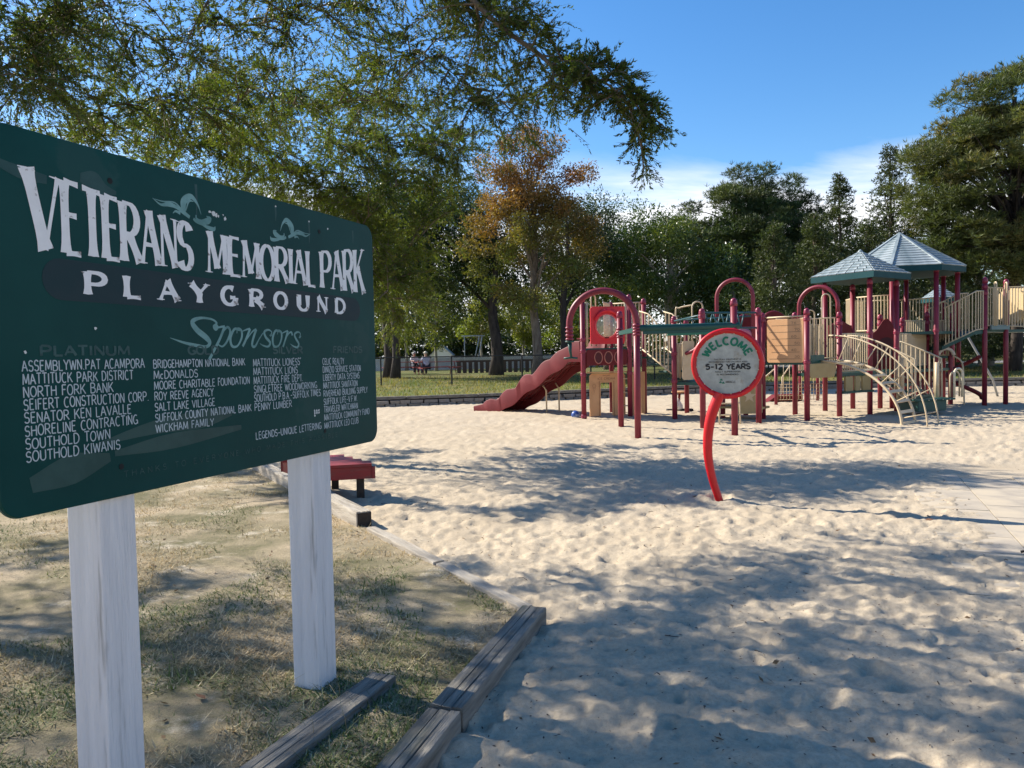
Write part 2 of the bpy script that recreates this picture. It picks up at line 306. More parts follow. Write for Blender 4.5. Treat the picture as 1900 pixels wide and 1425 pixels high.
# ------------------------------------------------------------------ landscape timbers
def timber(label, p0, p1, w, h, z0, mat, bev=.012, cracks=True, group='weathered timbers edging the sand pit'):
    p0, p1 = Vector((*p0, 0)), Vector((*p1, 0)); d = (p1-p0); L = d.length; n = max(8, int(L/.05)); b = MB(); V = []; ph = random.random()*50
    prof = ((-.5, 0), (.5, 0), (.5, .9), (.47, 1), (.20, 1.0), (.17, .94), (.14, 1.0), (-.12, 1), (-.14, .95), (-.16, 1), (-.46, 1), (-.5, .92)) if cracks else ((-.5, 0), (.5, 0), (.5, .93), (.46, 1), (.1, 1), (-.46, 1), (-.5, .93))
    for k in range(n+1):
        x = L*k/n-L/2; wob = .012*float(vn(np.array(x*1.3+ph), np.array(.5)))
        for i_, (a, zz) in enumerate(prof):
            j = .006*(float(vn(np.array(x*6+ph), np.array(i_*3.3)))-.5); gap = float(vn(np.array(x*2.1+ph*2+a*9), np.array(7.7))); zq = zz if not (cracks and .85 < zz < .95 and abs(a) < .3) else 1-(1-zz)*max(0, gap*2.4-.7)
            V.append((x+(random.uniform(-.004, .004) if k in (0, n) else 0), a*w+j+wob, zq*h+(j if zz else 0)))
    m = len(prof); F = [(k*m+j, k*m+(j+1) % m, (k+1)*m+(j+1) % m, (k+1)*m+j) for k in range(n) for j in range(m)] + [tuple(range(m-1, -1, -1)), tuple(n*m+j for j in range(m))]
    b.add(V, F); o = b.build('landscape_timber', mat, origin=(0, 0, 0)); c = (p0+p1)/2; o.location = (c.x, c.y, z0); o.rotation_euler.z = math.atan2(d.y, d.x); WL[o.name] = Vector((0, 0, 0)); return tag(o, label, 'timber', group)
timber('thick dark timber forming the point of the turf against the sand', (.105, 4.79), (-.335, 3.44), .165, .20, -.095, M_timber)
timber('thick dark timber running off the bottom edge of the photo', (-.345, 3.415), (-1.00, 1.25), .165, .20, -.10, M_timber)
timber('flat grey-green timber lying at the foot of the right white sign post', (-.70, 3.93), (-1.78, 1.3), .145, .085, -.03, M_timber)
timber('narrow pale timber set flush between the dried turf and the sand', (-1.40, 7.42), (-.62, 6.13), .10, .09, -.045, M_timber_pale, cracks=False)
timber('narrow pale timber butting against the thick corner timber', (-.60, 6.10), (.06, 4.99), .10, .09, -.05, M_timber_pale, cracks=False)
timber('raised bleached timber with a dark sawn end, below the red bench', (-1.50, 7.62), (-2.72, 9.72), .155, .23, -.07, M_timber_pale)
timber('raised bleached timber running behind the right sign post', (-2.74, 9.75), (-3.95, 11.8), .155, .21, -.07, M_timber_pale)
b = MB(); d = Vector((1.22, -2.1, 0)).normalized(); s = Vector((-d.y, d.x, 0)); b.prism([(-.072, 0), (.072, 0), (.072, .145), (-.072, .145)], Vector((-1.50, 7.62, 0))+d*.003, -s, (0, 0, 1), .006)  # dark plate over the near end of the pale timber
pt_o = bpy.data.objects['landscape_timber.005']; e = b.build('sawn_end', M_timber_dark); e.parent = pt_o; e.matrix_parent_inverse = (Matrix.Translation(pt_o.location) @ Matrix.Rotation(pt_o.rotation_euler.z, 4, 'Z')).inverted(); e['label'] = 'dark sawn end'
timber('third bleached timber further along the edge, under the sign board', (-3.97, 11.85), (-5.2, 14.0), .155, .21, -.07, M_timber_pale)
# ------------------------------------------------------------------ low wall behind the sand
wall = thing('retaining_wall', 'low stone and timber wall holding up the lawn behind the sand', 'wall', (0, float(wally(0)), 0))
smesh = []
for k in range(5):
    q = MB(); j = lambda: random.uniform(.86, 1.04); a = .5; vs = [(x*a*j(), y*a*j(), z*a*j()) for x in (-1, 1) for y in (-1, 1) for z in (-1, 1)]
    q.add(vs, [(0, 1, 3, 2), (4, 6, 7, 5), (0, 4, 5, 1), (2, 3, 7, 6), (0, 2, 6, 4), (1, 5, 7, 3)]); me = bpy.data.meshes.new('stone'); me.from_pydata(q.v, [], q.f); me.materials.append(M_stone); smesh.append(me)
cnt = 0
for row in range(2):
    x = -5.6 + .2*row
    while x < 36 and cnt < 290:
        big = x > 6; w = random.uniform(.28, .5)*(1.25 if big else 1); xc = x+w/2; y = float(wally(xc)); ang = math.atan2(float(wally(xc+.2))-float(wally(xc-.2)), .4)
        o = bpy.data.objects.new('stone', smesh[cnt % 5]); put(o, 'stone', wall, (xc, y-.02+random.uniform(-.03, .03), .035+row*.115)); o.rotation_euler = (random.uniform(-.06, .06), 0, ang+random.uniform(-.08, .08)); o.scale = (w*.97, .22, .118*random.uniform(.85, 1.05)); x += w; cnt += 1
x = -30.
while x < 46:
    w = 2.4; y0, y1 = float(wally(x)), float(wally(x+w)); b = MB(); b.beam((x+.01, y0+.03, .29), (x+w-.01, y1+.03, .29), .16, .10); o = b.build('timber_cap', M_timber, wall, bevel=.01); x += w
b = MB()
for k in range(len(WPX)-1): b.beam((WPX[k], WPY[k]+.17, .06), (WPX[k+1], WPY[k+1]+.17, .06), .12, .44)
b.build('wall_core', M_timber_dark, wall)
# ------------------------------------------------------------------ rubber tiles half under the sand at the right
pt = bpy.data.objects.new('tile_path', None); put(pt, 'tile_path', None, (5.6, 8.2, 0)); pt['kind'] = 'structure'
pd = Vector((-.392, -.92, 0)).normalized(); ps = Vector((-pd.y, pd.x, 0)); b = MB(); b.box((0, 0, 0), (.605, .605, .05)); 
pm = bpy.data.meshes.new('tile'); pm.from_pydata(b.v, [], b.f); pm.materials.append(M_paver)
base = Vector((5.42, 9.9, 0))
for i in range(9):
    for j in range(8):
        p = base+pd*(.61*i+(.3 if j % 2 else 0))-ps*(-.61*j-.05) 
        p = base+pd*(.615*i+(.3 if j % 2 else 0))+ps*(.615*j)
        o = bpy.data.objects.new('tile', pm); put(o, 'tile', pt, (p.x, p.y, -.026+random.uniform(-.003, .003))); o.rotation_euler = (random.uniform(-.004, .004), random.uniform(-.004, .004), math.atan2(pd.y, pd.x))
# ------------------------------------------------------------------ hand lettering: strokes of each letter in a unit cell
def el(cx, cy, rx, ry, a0, a1, n=10): return [(cx+rx*math.cos(R_(a0+(a1-a0)*k/n)), cy+ry*math.sin(R_(a0+(a1-a0)*k/n))) for k in range(n+1)]
GL = {
 'A': [[(0, 0), (.42, 1)], [(.42, 1), (1, 0)], [(.2, .36), (.8, .36)]], 'B': [[(.08, 0), (.08, 1)], [(.08, 1)]+el(.5, .77, .36, .23, 90, -90)+[(.08, .54)], [(.08, .54)]+el(.5, .27, .46, .27, 90, -90)+[(.08, 0)]],
 'C': [el(.55, .5, .5, .5, 52, 308, 16)], 'D': [[(.08, 0), (.08, 1)], [(.08, 1)]+el(.35, .5, .62, .5, 90, -90, 14)+[(.08, 0)]], 'E': [[(.1, 0), (.1, 1)], [(.1, 1), (.92, 1)], [(.1, .54), (.78, .54)], [(.1, 0), (.96, 0)]],
 'F': [[(.1, 0), (.1, 1)], [(.1, 1), (.95, 1)], [(.1, .54), (.8, .54)]], 'G': [el(.55, .5, .5, .5, 55, 325, 16), [(.98, .02), (.98, .42)], [(.98, .42), (.6, .42)]], 'H': [[(.08, 0), (.08, 1)], [(.92, 0), (.92, 1)], [(.08, .54), (.92, .54)]],
 'I': [[(.5, 0), (.5, 1)]], 'J': [[(.75, 1), (.75, .3)]+el(.4, .28, .35, .28, 0, -150, 8)], 'K': [[(.08, 0), (.08, 1)], [(.92, 1), (.12, .42)], [(.36, .58), (1, 0)]], 'L': [[(.1, 1), (.1, 0)], [(.1, 0), (.95, 0)]],
 'M': [[(.05, 0), (.12, 1)], [(.12, 1), (.5, .12)], [(.5, .12), (.88, 1)], [(.88, 1), (.95, 0)]], 'N': [[(.08, 0), (.08, 1)], [(.08, 1), (.92, 0)], [(.92, 0), (.92, 1)]], 'O': [el(.5, .5, .5, .5, 90, 450, 22)],
 'P': [[(.1, 0), (.1, 1)], [(.1, 1)]+el(.48, .73, .44, .27, 90, -90)+[(.1, .46)]], 'Q': [el(.5, .5, .5, .5, 90, 450, 22), [(.6, .25), (1, -.08)]], 'R': [[(.08, 0), (.08, 1)], [(.08, 1)]+el(.46, .74, .42, .26, 90, -90)+[(.08, .48)], [(.4, .48), (1, 0)]],
 'S': [el(.5, .75, .42, .25, 25, 255, 12)+el(.5, .26, .46, .26, 75, -155, 12)], 'T': [[(.5, 0), (.5, 1)], [(0, 1), (1, 1)]], 'U': [[(.08, 1), (.08, .32)]+el(.5, .32, .42, .32, 180, 360, 10)+[(.92, 1)]],
 'V': [[(0, 1), (.52, 0)], [(.52, 0), (1, 1)]], 'W': [[(0, 1), (.26, 0)], [(.26, 0), (.5, .9)], [(.5, .9), (.76, 0)], [(.76, 0), (1, 1)]], 'X': [[(0, 0), (1, 1)], [(0, 1), (1, 0)]], 'Y': [[(0, 1), (.5, .48)], [(1, 1), (.5, .48)], [(.5, .5), (.5, 0)]],
 'Z': [[(.05, 1), (.95, 1)], [(.95, 1), (.05, 0)], [(.05, 0), (1, 0)]], 'c': [el(.5, .3, .45, .3, 50, 310, 10)], '-': [[(.1, .45), (.9, .45)]], '.': [[(.4, 0), (.6, .06)]], "'": [[(.6, 1.15), (.4, .9)]], ',': [[(.5, .05), (.4, -.12)]],
 '5': [[(.9, 1), (.2, 1)], [(.2, 1), (.14, .56)], [(.14, .56)]+el(.5, .33, .42, .33, 130, -150, 12)], '1': [[(.2, .8), (.6, 1)], [(.6, 1), (.6, 0)]], '2': [el(.5, .72, .42, .28, 160, -20, 10)+[(.08, 0)], [(.08, 0), (.95, 0)]],
 '0': [el(.5, .5, .45, .5, 90, 450, 18)], '3': [el(.48, .76, .38, .24, 150, -90, 10), el(.48, .27, .44, .27, 90, -150, 10)], '4': [[(.7, 0), (.7, 1)], [(.7, 1), (.05, .3)], [(.05, .3), (1, .3)]], '6': [el(.5, .3, .42, .3, 90, 450, 16), [(.1, .35), (.2, .7), (.75, 1)]], '7': [[(.05, 1), (.95, 1)], [(.95, 1), (.35, 0)]]}
WD = {'I': .28, 'M': 1.25, 'W': 1.35, '.': .3, "'": .3, ',': .3, 'L': .8, 'E': .82, 'F': .8, 'J': .7, ' ': .55, '1': .6, '-': .8, 'c': .7, 'S': .85, 'T': .9}
THIN = {('A', 0), ('V', 1), ('M', 0), ('M', 2), ('N', 0), ('N', 2), ('U', 9), ('K', 1), ('W', 1), ('W', 3), ('Y', 1), ('X', 0)}
class Ink:
    """flat ribbons painted on a plane: origin o, right ux, up uy, normal nn"""
    def __init__(s, o, ux, uy, nn, z=.0012): s.o, s.ux, s.uy, s.nn = Vector(o), Vector(ux), Vector(uy), Vector(nn); s.b = MB(); s.k = 0; s.z = z; s.split = None
    def ribbon(s, P, W, warp=None):
        n = len(P); V = []; s.k += 1; z = s.z+.00004*(s.k % 40)
        for k in range(n):
            a = P[max(k-1, 0)]; c = P[min(k+1, n-1)]; dx, dy = c[0]-a[0], c[1]-a[1]; l = math.hypot(dx, dy) or 1; nx, ny = -dy/l, dx/l
            if 0 < k < n-1:   # mitre
                d1 = (P[k][0]-a[0], P[k][1]-a[1]); d2 = (c[0]-P[k][0], c[1]-P[k][1]); l1, l2 = math.hypot(*d1) or 1, math.hypot(*d2) or 1; co = max(.5, math.sqrt(max(0, (1+(d1[0]*d2[0]+d1[1]*d2[1])/l1/l2)/2)))
            else: co = 1
            w = W[k]/2/co
            for sg in (1, -1):
                q = (P[k][0]+nx*w*sg, P[k][1]+ny*w*sg); q = warp(*q) if warp else q
                V.append(s.o+s.ux*q[0]+s.uy*q[1]+s.nn*z)
        s.b.add(V, [(2*k, 2*k+1, 2*k+3, 2*k+2) for k in range(n-1)])
    def text(s, txt, x, y, h, cw, w, gap=.18, total=None, thick=None, flare=0, slant=0, warp=None, jit=0, tx=None):
        """letters of height h, cell width cw, stroke w"""
        adv = [WD.get(c, 1.)*cw for c in txt]; L = sum(adv)+gap*cw*(len(txt)-1)
        if total: f = total/L; adv = [a*f for a in adv]; g = gap*cw*f
        else: g = gap*cw
        cx = x
        for c, a in zip(txt, adv):
            jy = random.uniform(-jit, jit)*h; jh = 1+random.uniform(-jit, jit)
            for si, st in enumerate(GL.get(c, [])):
                P = [(cx+px*a+slant*py*h, y+jy+py*h*jh) for px, py in st]
                if len(P) == 2 or (flare and len(st) < 4):
                    Q = []; 
                    for k in range(len(P)-1):
                        for t in range(8): Q.append((P[k][0]+(P[k+1][0]-P[k][0])*t/8, P[k][1]+(P[k+1][1]-P[k][1])*t/8))
                    P = Q+[P[-1]]
                hor = abs(st[0][1]-st[-1][1]) < .02 and len(st) == 2
                ww = w if not thick else (w if (hor or (c, si) in THIN) else thick)
                n = len(P); W = []; cum = [0]
                for k in range(1, n): cum.append(cum[-1]+math.hypot(P[k][0]-P[k-1][0], P[k][1]-P[k-1][1]))
                for k in range(n):
                    e = ww
                    if thick and len(st) > 5:   # bowls swell at their sides
                        a0 = P[max(k-1, 0)]; a1 = P[min(k+1, n-1)]; l = math.hypot(a1[0]-a0[0], a1[1]-a0[1]) or 1; e = w+(thick-w)*abs(a1[1]-a0[1])/l
                    if flare:
                        d = min(cum[k], cum[-1]-cum[k])/(flare*(1.2 if len(st) > 2 else 1)); e += ww*.45*math.exp(-(d*2.2)**1.3)*(1 if not (len(st) > 5 and c in 'ODPRB') else 0)
                    W.append(e)
                s.ribbon(P, W, warp)
            if flare and c in 'IHNMTPRKFAL' or (flare and c in 'YV'):   # small slab serifs
                feet = {'I': [(.5, 0), (.5, 1)], 'T': [(.5, 0)], 'P': [(.1, 0), (.05, 1)], 'R': [(.08, 0), (.05, 1), (1, 0)], 'K': [(.08, 0), (.08, 1), (1, 0), (.92, 1)], 'F': [(.1, 0)], 'A': [(0, 0), (1, 0)], 'N': [(.08, 0), (.92, 1)], 'M': [(.05, 0), (.95, 0)], 'H': [(.08, 0), (.92, 0), (.08, 1), (.92, 1)], 'L': [(.1, 1)], 'Y': [(.5, 0), (0, 1), (1, 1)], 'V': [(0, 1), (1, 1)]}[c]
                for fx, fy in feet:
                    q = (cx+fx*a, y+fy*h*(.985)+(.012*h if fy == 0 else 0)); l = (thick or w)*.74; s.ribbon([(q[0]-l, q[1]), (q[0], q[1]), (q[0]+l, q[1])], [w*.2, w*.55, w*.2], warp)
            if s.split and s.b.v: s.b.build('letter', s.split[0], s.split[1]); s.b = MB()
            cx += a+g
    def blob(s, x, y, r, n=9, warp=None):
        s.k += 1; z = s.z+.00004*(s.k % 40); s.b.add([s.o+s.ux*(x+r*random.uniform(.6, 1.2)*math.cos(6.283*k/n))+s.uy*(y+r*random.uniform(.5, 1.1)*math.sin(6.283*k/n))+s.nn*z for k in range(n)], [tuple(range(n))])
    def build(s, mat, parent, name='lettering', **p): return s.b.build(name, mat, parent, **p)
# ------------------------------------------------------------------ the green park sign
M_board = pmat('green_board_paint', (.002, .042, .040), (.004, .056, .052), 1.6, .42, .05, 90, 6, spec=.09, coat=.03, dirt=(.012, .06, .056), dscale=1.7, dlo=.60, dhi=.63)
M_boardedge = pmat('worn_board_edge', (.02, .09, .085), (.12, .16, .14), 25, .6)
M_white = pmat('white_letter_paint', (.80, .79, .78), (.72, .71, .70), 12, .5, dirt=(.24, .21, .19), dscale=26, dlo=.60, dhi=.66)
M_small = pmat('small_letter_paint', (.46, .52, .54), (.36, .43, .45), 30, .5)
M_aqua = pmat('aqua_script_paint', (.17, .33, .32), (.08, .20, .19), 14, .5)
M_ghost = pmat('ghost_letter_paint', (.024, .080, .078), (.008, .048, .05), 45, .5, lo=.45, hi=.6)
M_pill = pmat('dull_green_panel_paint', (.014, .036, .042), (.026, .040, .046), 3, .6, .05, 90, spec=.2)
M_chip = pmat('bare_patch', (.6, .62, .6)); M_scuff = pmat('sanded_scuff', (.012, .060, .055), (.003, .044, .041), 11, .5, lo=.4, hi=.6); M_hole = pmat('screw_hole', (.01, .012, .012), rough=.8)
M_post = pmat('peeling_white_paint', (.78, .75, .73), (.64, .62, .61), 26, .65, 1.0, 60, 8, .3, stretch=(1, 1, .07), dirt=(.24, .22, .19), dscale=13, dlo=.60, dhi=.74, lo=.3, hi=.75)
BO = Vector((-1.5556, 2.3147, 1.2190)); be = Vector((.34987, .93680, 0)); bn = Vector((.93680, -.34987, 0)); BW, BH = 2.226, 1.2167; up = Vector((0, 0, 1))
sign = thing('park_sign', 'large green painted board of white lettering for a memorial park playground on two white posts', 'sign', (BO.x+be.x*1.1, BO.y+be.y*1.1, 0))
rr = .075; P = []
for (cx_, cy_, a0) in ((BW-rr, BH-rr, 0), (rr, BH-rr, 90), (rr, rr, 180), (BW-rr, rr, 270)): P += [(cx_+rr*math.cos(R_(a0+9*k)), cy_+rr*math.sin(R_(a0+9*k))) for k in range(11)]
b = MB(); b.prism([(x, y) for x, y in P], BO-bn*.020, be, up, .020); board = b.build('board', M_board, sign, bevel=.003)
b = MB(); P2 = [BO+be*x+up*y-bn*.0205 for x, y in P]; b.tube(P2, .0035, 5, closed=True); b.build('board_rim', M_boardedge, board)
def ink(): return Ink(BO+up*BH, be, up, bn)        # x to the right, y = minus the depth below the top edge
for uc, lab in ((.445, 'nearer white post'), (1.705, 'farther white post')):
    c = BO+be*uc-bn*.102; b = MB(); rot = math.atan2(be.y, be.x)
    b.box((c.x, c.y, 1.0), (.155, .155, 2.5), rot); o = b.build('post', M_post, sign, bevel=.005); o['label'] = lab+' of the board, paint peeling'
    for v in (.10, 1.11):
        q = BO+be*uc+up*(BH-v)+bn*.0008; b = MB(); b.prism([(.011*math.cos(k*.785), .011*math.sin(k*.785)) for k in range(8)], q, be, up, .001); b.build('screw', M_hole, board)
# title: tall letters whose top sags to the middle of the board
def wtop(x): return -np.interp(x, [.12, .45, .80, 1.0, 1.3, 1.6, 1.75, 2.12], [.118, .160, .196, .214, .222, .212, .196, .140])
def wbot(x): return -np.interp(x, [.12, 2.12], [.372, .382])
warp = lambda x, y: (x, wbot(x)+y*(wtop(x)-wbot(x)))
def title(txt, x0, x1, wt, th, gap):
    I = ink(); I.split = (M_white, board)
    # metric height ~ .2; ribbons are drawn in a cell where one unit of y is the letter height
    hm = .20; wp = lambda x, y: warp(x, y/hm)
    I.text(txt, x0, 0, hm, .09, wt, gap=gap, total=x1-x0, thick=th, flare=.05, warp=wp)
title('V', .130, .238, .012, .040, .1); title('ETERANS', .254, .822, .0125, .0300, .14); title('MEMORIAL', .912, 1.660, .0125, .0290, .15); title('PARK', 1.708, 2.116, .0125, .0310, .13)
b = MB(); pr = .068; pp = el(.168+pr, -.462, pr, pr, 90, 270, 10)+el(2.073-pr, -.478, pr, .062, -90, 90, 10); b.prism(pp, BO+up*BH+bn*.0003, be, up, .0006); b.build('name_panel', M_pill, board)
I = ink(); I.split = (M_white, board)
for c, x in zip('PLAYGROUND', [.328, .492, .655, .815, .985, 1.165, 1.335, 1.510, 1.670, 1.832]):
    I.text(c, x, -.503, .074, .085 if c != 'L' else .09, .012, thick=.026, flare=.03)
# Sponsors: brush script
def brush(I, P, W, n=6):
    Q = spline([(x, y, w) for (x, y), w in zip(P, W)], n); I.ribbon([(q.x, q.y) for q in Q], [max(.001, q.z) for q in Q])
I = ink(); sx, sy = .694, -.700                       # local frame: u right, v up, metres
def B(P, W, sc=1.0): brush(I, [(sx+x*.955, sy+y*.95+.014) for x, y in P], [w*.95 for w in W])
B([(.275, .098), (.262, .085), (.25, .093), (.268, .108), (.235, .124), (.17, .126), (.125, .108), (.150, .075), (.20, .045), (.222, .022), (.20, .004), (.14, .010), (.07, .022), (0, .040)], [.018, .022, .012, .010, .009, .012, .022, .026, .026, .020, .013, .014, .010, .002])
B([(.262, .082), (.285, .090), (.318, .095)], [.003, .008, .010]); B([(.318, .095), (.285, .040), (.24, -.020), (.215, -.052)], [.014, .014, .014, .016]); B([(.300, .066), (.335, .092), (.352, .070), (.330, .030), (.300, .006), (.272, .014)], [.006, .011, .013, .011, .008, .005])
B([(.415, .080), (.380, .084), (.352, .045), (.360, .008), (.395, .008), (.425, .045), (.425, .078), (.400, .088), (.395, .065)], [.010, .012, .014, .013, .009, .012, .012, .007, .004])
B([(.430, .075), (.465, .085), (.485, .088)], [.004, .008, .010]); B([(.485, .088), (.455, .040), (.430, .006)], [.014, .013, .013]); B([(.450, .030), (.50, .075), (.528, .086)], [.004, .007, .012]); B([(.528, .086), (.505, .045), (.495, .012), (.515, .006), (.545, .040), (.575, .070)], [.014, .014, .013, .011, .007, .004])
B([(.640, .066), (.628, .058), (.640, .075), (.615, .086), (.585, .075), (.595, .050), (.625, .025), (.610, .006), (.575, .010), (.550, .020)], [.012, .010, .006, .009, .013, .014, .014, .010, .007, .003])
B([(.700, .080), (.668, .082), (.645, .045), (.653, .008), (.688, .010), (.712, .045), (.712, .075), (.690, .085), (.682, .065)], [.010, .012, .014, .013, .009, .012, .012, .007, .003])
B([(.715, .070), (.745, .080), (.765, .084)], [.004, .007, .009]); B([(.765, .084), (.742, .040), (.722, .004)], [.013, .012, .012]); B([(.735, .035), (.770, .070), (.792, .078), (.800, .062)], [.004, .007, .010, .012])
B([(.868, .062), (.858, .052), (.866, .072), (.845, .080), (.818, .068), (.828, .045), (.850, .020), (.835, .002), (.805, .008), (.780, .020)], [.012, .010, .006, .009, .012, .013, .012, .010, .007, .002])
I.build(M_aqua, board)
# flourishes
def swirl(cx_, cy_, f, s=1.0):
    I = ink()
    def S(P, W): brush(I, [(cx_+f*x*s, cy_+y*s*(1 if y > 0 else .52)) for x, y in P], [w*s*.85 for w in W])
    S([(-.17, .020), (-.13, .002), (-.09, .010), (-.05, .006), (-.01, -.020), (.02, -.045)], [.002, .010, .022, .018, .020, .016])
    S([(-.16, .018), (-.12, .016), (-.06, .022), (-.02, .000)], [.002, .006, .006, .008]); S([(-.03, -.03), (-.055, -.022), (-.07, -.042)], [.016, .010, .002])
    S([(-.012, -.012), (-.01, .035), (.03, .062), (.065, .038), (.085, -.004)], [.026, .036, .026, .012, .002]); S([(.0, .0), (.018, .040), (.045, .045)], [.004, .010, .003])
    S([(.055, -.016), (.058, -.045), (.085, -.060), (.12, -.045), (.135, -.020), (.115, -.008)], [.006, .012, .020, .032, .018, .004]); S([(.08, -.075), (.12, -.095), (.155, -.100), (.165, -.075)], [.010, .018, .020, .003])
    S([(.04, -.05), (.06, -.07), (.10, -.088)], [.014, .014, .006]); I.build(M_aqua, board, 'painted_flourish')
swirl(.800, -.145, 1, .98); swirl(1.470, -.140, -1, .93)
# ghost headings and sponsor columns
for txt, x, wdt in (('PLATINUM', .150, .35), ('GOLD', .785, .17), ('SILVER', 1.310, .225), ('FRIENDS', 1.800, .28)):
    I = ink(); I.text(txt, x, -.712, .032, .04, .007, total=wdt, thick=.010); I.build(M_ghost, board)
cols = [(.087, .760, .0408, .036, [('ASSEMBLYWN.PAT ACAMPORA', .478), ('MATTITUCK PARK DISTRICT', .425), ('NORTH FORK BANK', .335), ('SEIFERT CONSTRUCTION CORP.', .492), ('SENATOR KEN LAVALLE', .41), ('SHORELINE CONTRACTING', .437), ('SOUTHOLD TOWN', .315), ('SOUTHOLD KIWANIS', .355)]),
 (.607, .763, .0405, .033, [('BRIDGEHAMPTON NATIONAL BANK', .508), ('McDONALDS', .225), ('MOORE CHARITABLE FOUNDATION', .535), ('ROY REEVE AGENCY', .31), ('SALT LAKE VILLAGE', .315), ('SUFFOLK COUNTY NATIONAL BANK', .54), ('WICKHAM FAMILY', .305)]),
 (1.170, .769, .0395, .035, [("MATTITUCK LIONESS'", .348), ('MATTITUCK LIONS', .32), ('MATTITUCK FIRE DEPT.', .36), ('SINGLETREE WOODWORKING', .475), ('SOUTHOLD P.B.A.-SUFFOLK TIMES', .505), ('PENNY LUMBER', .265)]),
 (1.701, .772, .0408, .034, [('CELIC REALTY', .195), ('DINIZIO SERVICE STATION', .36), ('LIBERTY DATA SYSTEMS', .345), ('MATTITUCK SANITATION', .32), ('RIVERHEAD BUILDING SUPPLY', .425), ('SUFFOLK LIFE-V.F.W.', .315), ('TRAVELER WATCHMAN', .32), ('MATTITUCK COMMUNITY FUND', .44), ('MATTITUCK LEO CLUB', .32)])]
for x, y0, dy, h, L in cols:
    for k, (t_, wd_) in enumerate(L):
        I = ink(); I.text(t_, x, -(y0+k*dy), h*.92, .03, .0040, gap=.22, total=wd_, jit=.03); I.build(M_small, board)
I = ink(); I.text('LEGENDS-UNIQUE LETTERING', 1.172, -1.094, .031, .03, .0042, gap=.2, total=.50, jit=.03); I.build(M_small, board)
I = ink(); I.text('THANKS TO EVERYONE WHO MADE THIS POSSIBLE', .455, -1.150, .022, .02, .0022, gap=.75, total=1.36, jit=.02); I.build(M_ghost, board)
I = ink()
for x, y, r in ((.772, -.139, .008), (.790, -.143, .013), (.802, -.147, .010), (.812, -.150, .006), (.843, -.155, .010), (.835, -.140, .004)): I.blob(x+.255*(x-.772)+.16, y+.012, r)
for k in range(7): I.blob(1.62+.018*(k % 3), -1.0-.012*(k//3), .007)
I.build(M_chip, board, 'paint_chip')
for P_, W_ in (([(.0+.02, -.115), (.06, -.130), (.12, -.142), (.20, -.146)], [.018, .030, .040, .028]), ([(.325, -.112), (.375, -.118), (.42, -.135), (.47, -.138)], [.03, .075, .04, .012]), ([(.35, -1.02), (.6, -.985), (.85, -.975), (1.02, -.955)], [.01, .05, .07, .04]), ([(.42, -1.06), (.7, -1.045), (1.08, -1.03)], [.02, .06, .02]), ([(.10, -1.12), (.25, -1.09), (.40, -1.07)], [.05, .10, .03])):
    I = Ink(BO+up*BH, be, up, bn, .0004+.0001*len(P_)); brush(I, P_, W_, 4); I.build(M_scuff, board, 'sanded_patch')
for u_, v0_, v1_ in ((.86, .03, .16), (1.362, .03, .10), (1.62, .06, .17), (.36, .09, .20), (2.02, .05, .12)):
    I = Ink(BO+up*BH, be, up, bn, .0002); I.ribbon([(u_, -v0_), (u_+.002, -(v0_+v1_)/2), (u_-.001, -v1_)], [.014, .010, .002]); I.build(M_scuff, board, 'drip_streak')
for u_, v_ in ((1.362, .032), (1.62, .062), (1.78, .075), (.36, .62), (.10, .70)):
    I = Ink(BO+up*BH, be, up, bn, .0016); I.blob(u_, -v_, .006); I.build(M_chip, board, 'paint_chip')
# ------------------------------------------------------------------ round welcome sign
M_red = pmat('red_enamel', (.50, .003, .008), (.58, .006, .012), 4, .4, .1, 40, coat=.12)
M_disc = pmat('cloudy_plastic', (.30, .31, .28), (.46, .47, .42), 7, .45, .1, 30, dirt=(.26, .21, .14), dscale=6, dlo=.54, dhi=.7)
M_dgreen = pmat('sign_green', (.008, .16, .09)); M_black = pmat('sign_black', (.02, .02, .022)); M_bolt = pmat('pale_bolt', (.55, .45, .3), rough=.5)
wx, wy = 2.30, 8.60; ws = thing('welcome_sign', 'round red-rimmed WELCOME sign on a curved red stem in the sand', 'sign', (wx, wy, 0))
WC = Vector((2.385, 8.50, 1.545)); wa = R_(-13); wu = Vector((math.cos(wa), math.sin(wa), 0)); wn = Vector((math.sin(wa), -math.cos(wa), 0)); Rr = .395
b = MB(); b.tube(arc(WC, wu, up, Rr-.032, 0, 360, 48)[:-1], .031, 12, closed=True); ring = b.build('rim', M_red, ws)
b = MB(); b.prism([((Rr-.045)*math.cos(k*math.pi/24), (Rr-.045)*math.sin(k*math.pi/24)) for k in range(48)], WC-wn*.008, wu, up, -.012 if False else .012); disc = b.build('face_plate', M_disc, ws)
for k in range(20):
    a = k*math.pi/10+.1; q = WC+wu*((Rr-.062)*math.cos(a))+up*((Rr-.062)*math.sin(a)); b = MB(); b.tube([q-wn*.03, q+wn*.028], .007, 6); b.build('bolt', M_bolt, ring)
stem = [(2.352, 8.60, -.25), (2.325, 8.60, 0), (2.25, 8.59, .22), (2.195, 8.58, .48), (2.185, 8.565, .72), (2.215, 8.55, .96), (2.285, 8.53, 1.20)]
stem = [(2.36, 8.60, -.25), (2.315, 8.60, -.02), (2.235, 8.60, .24), (2.185, 8.59, .50), (2.180, 8.57, .74), (2.212, 8.55, .96), (2.285, 8.525, 1.17), (2.305, 8.52, 1.22)]
b = MB(); Ps = spline(stem, 6); b.tube(Ps, [.038+.021*min(1, max(0, k/len(Ps)*1.35)) for k in range(len(Ps))], 16); b.build('stem', M_red, ws)
PO = WC+wn*.0075
I = Ink(PO, wu, up, wn); I.split = (M_dgreen, disc); Rt = .225
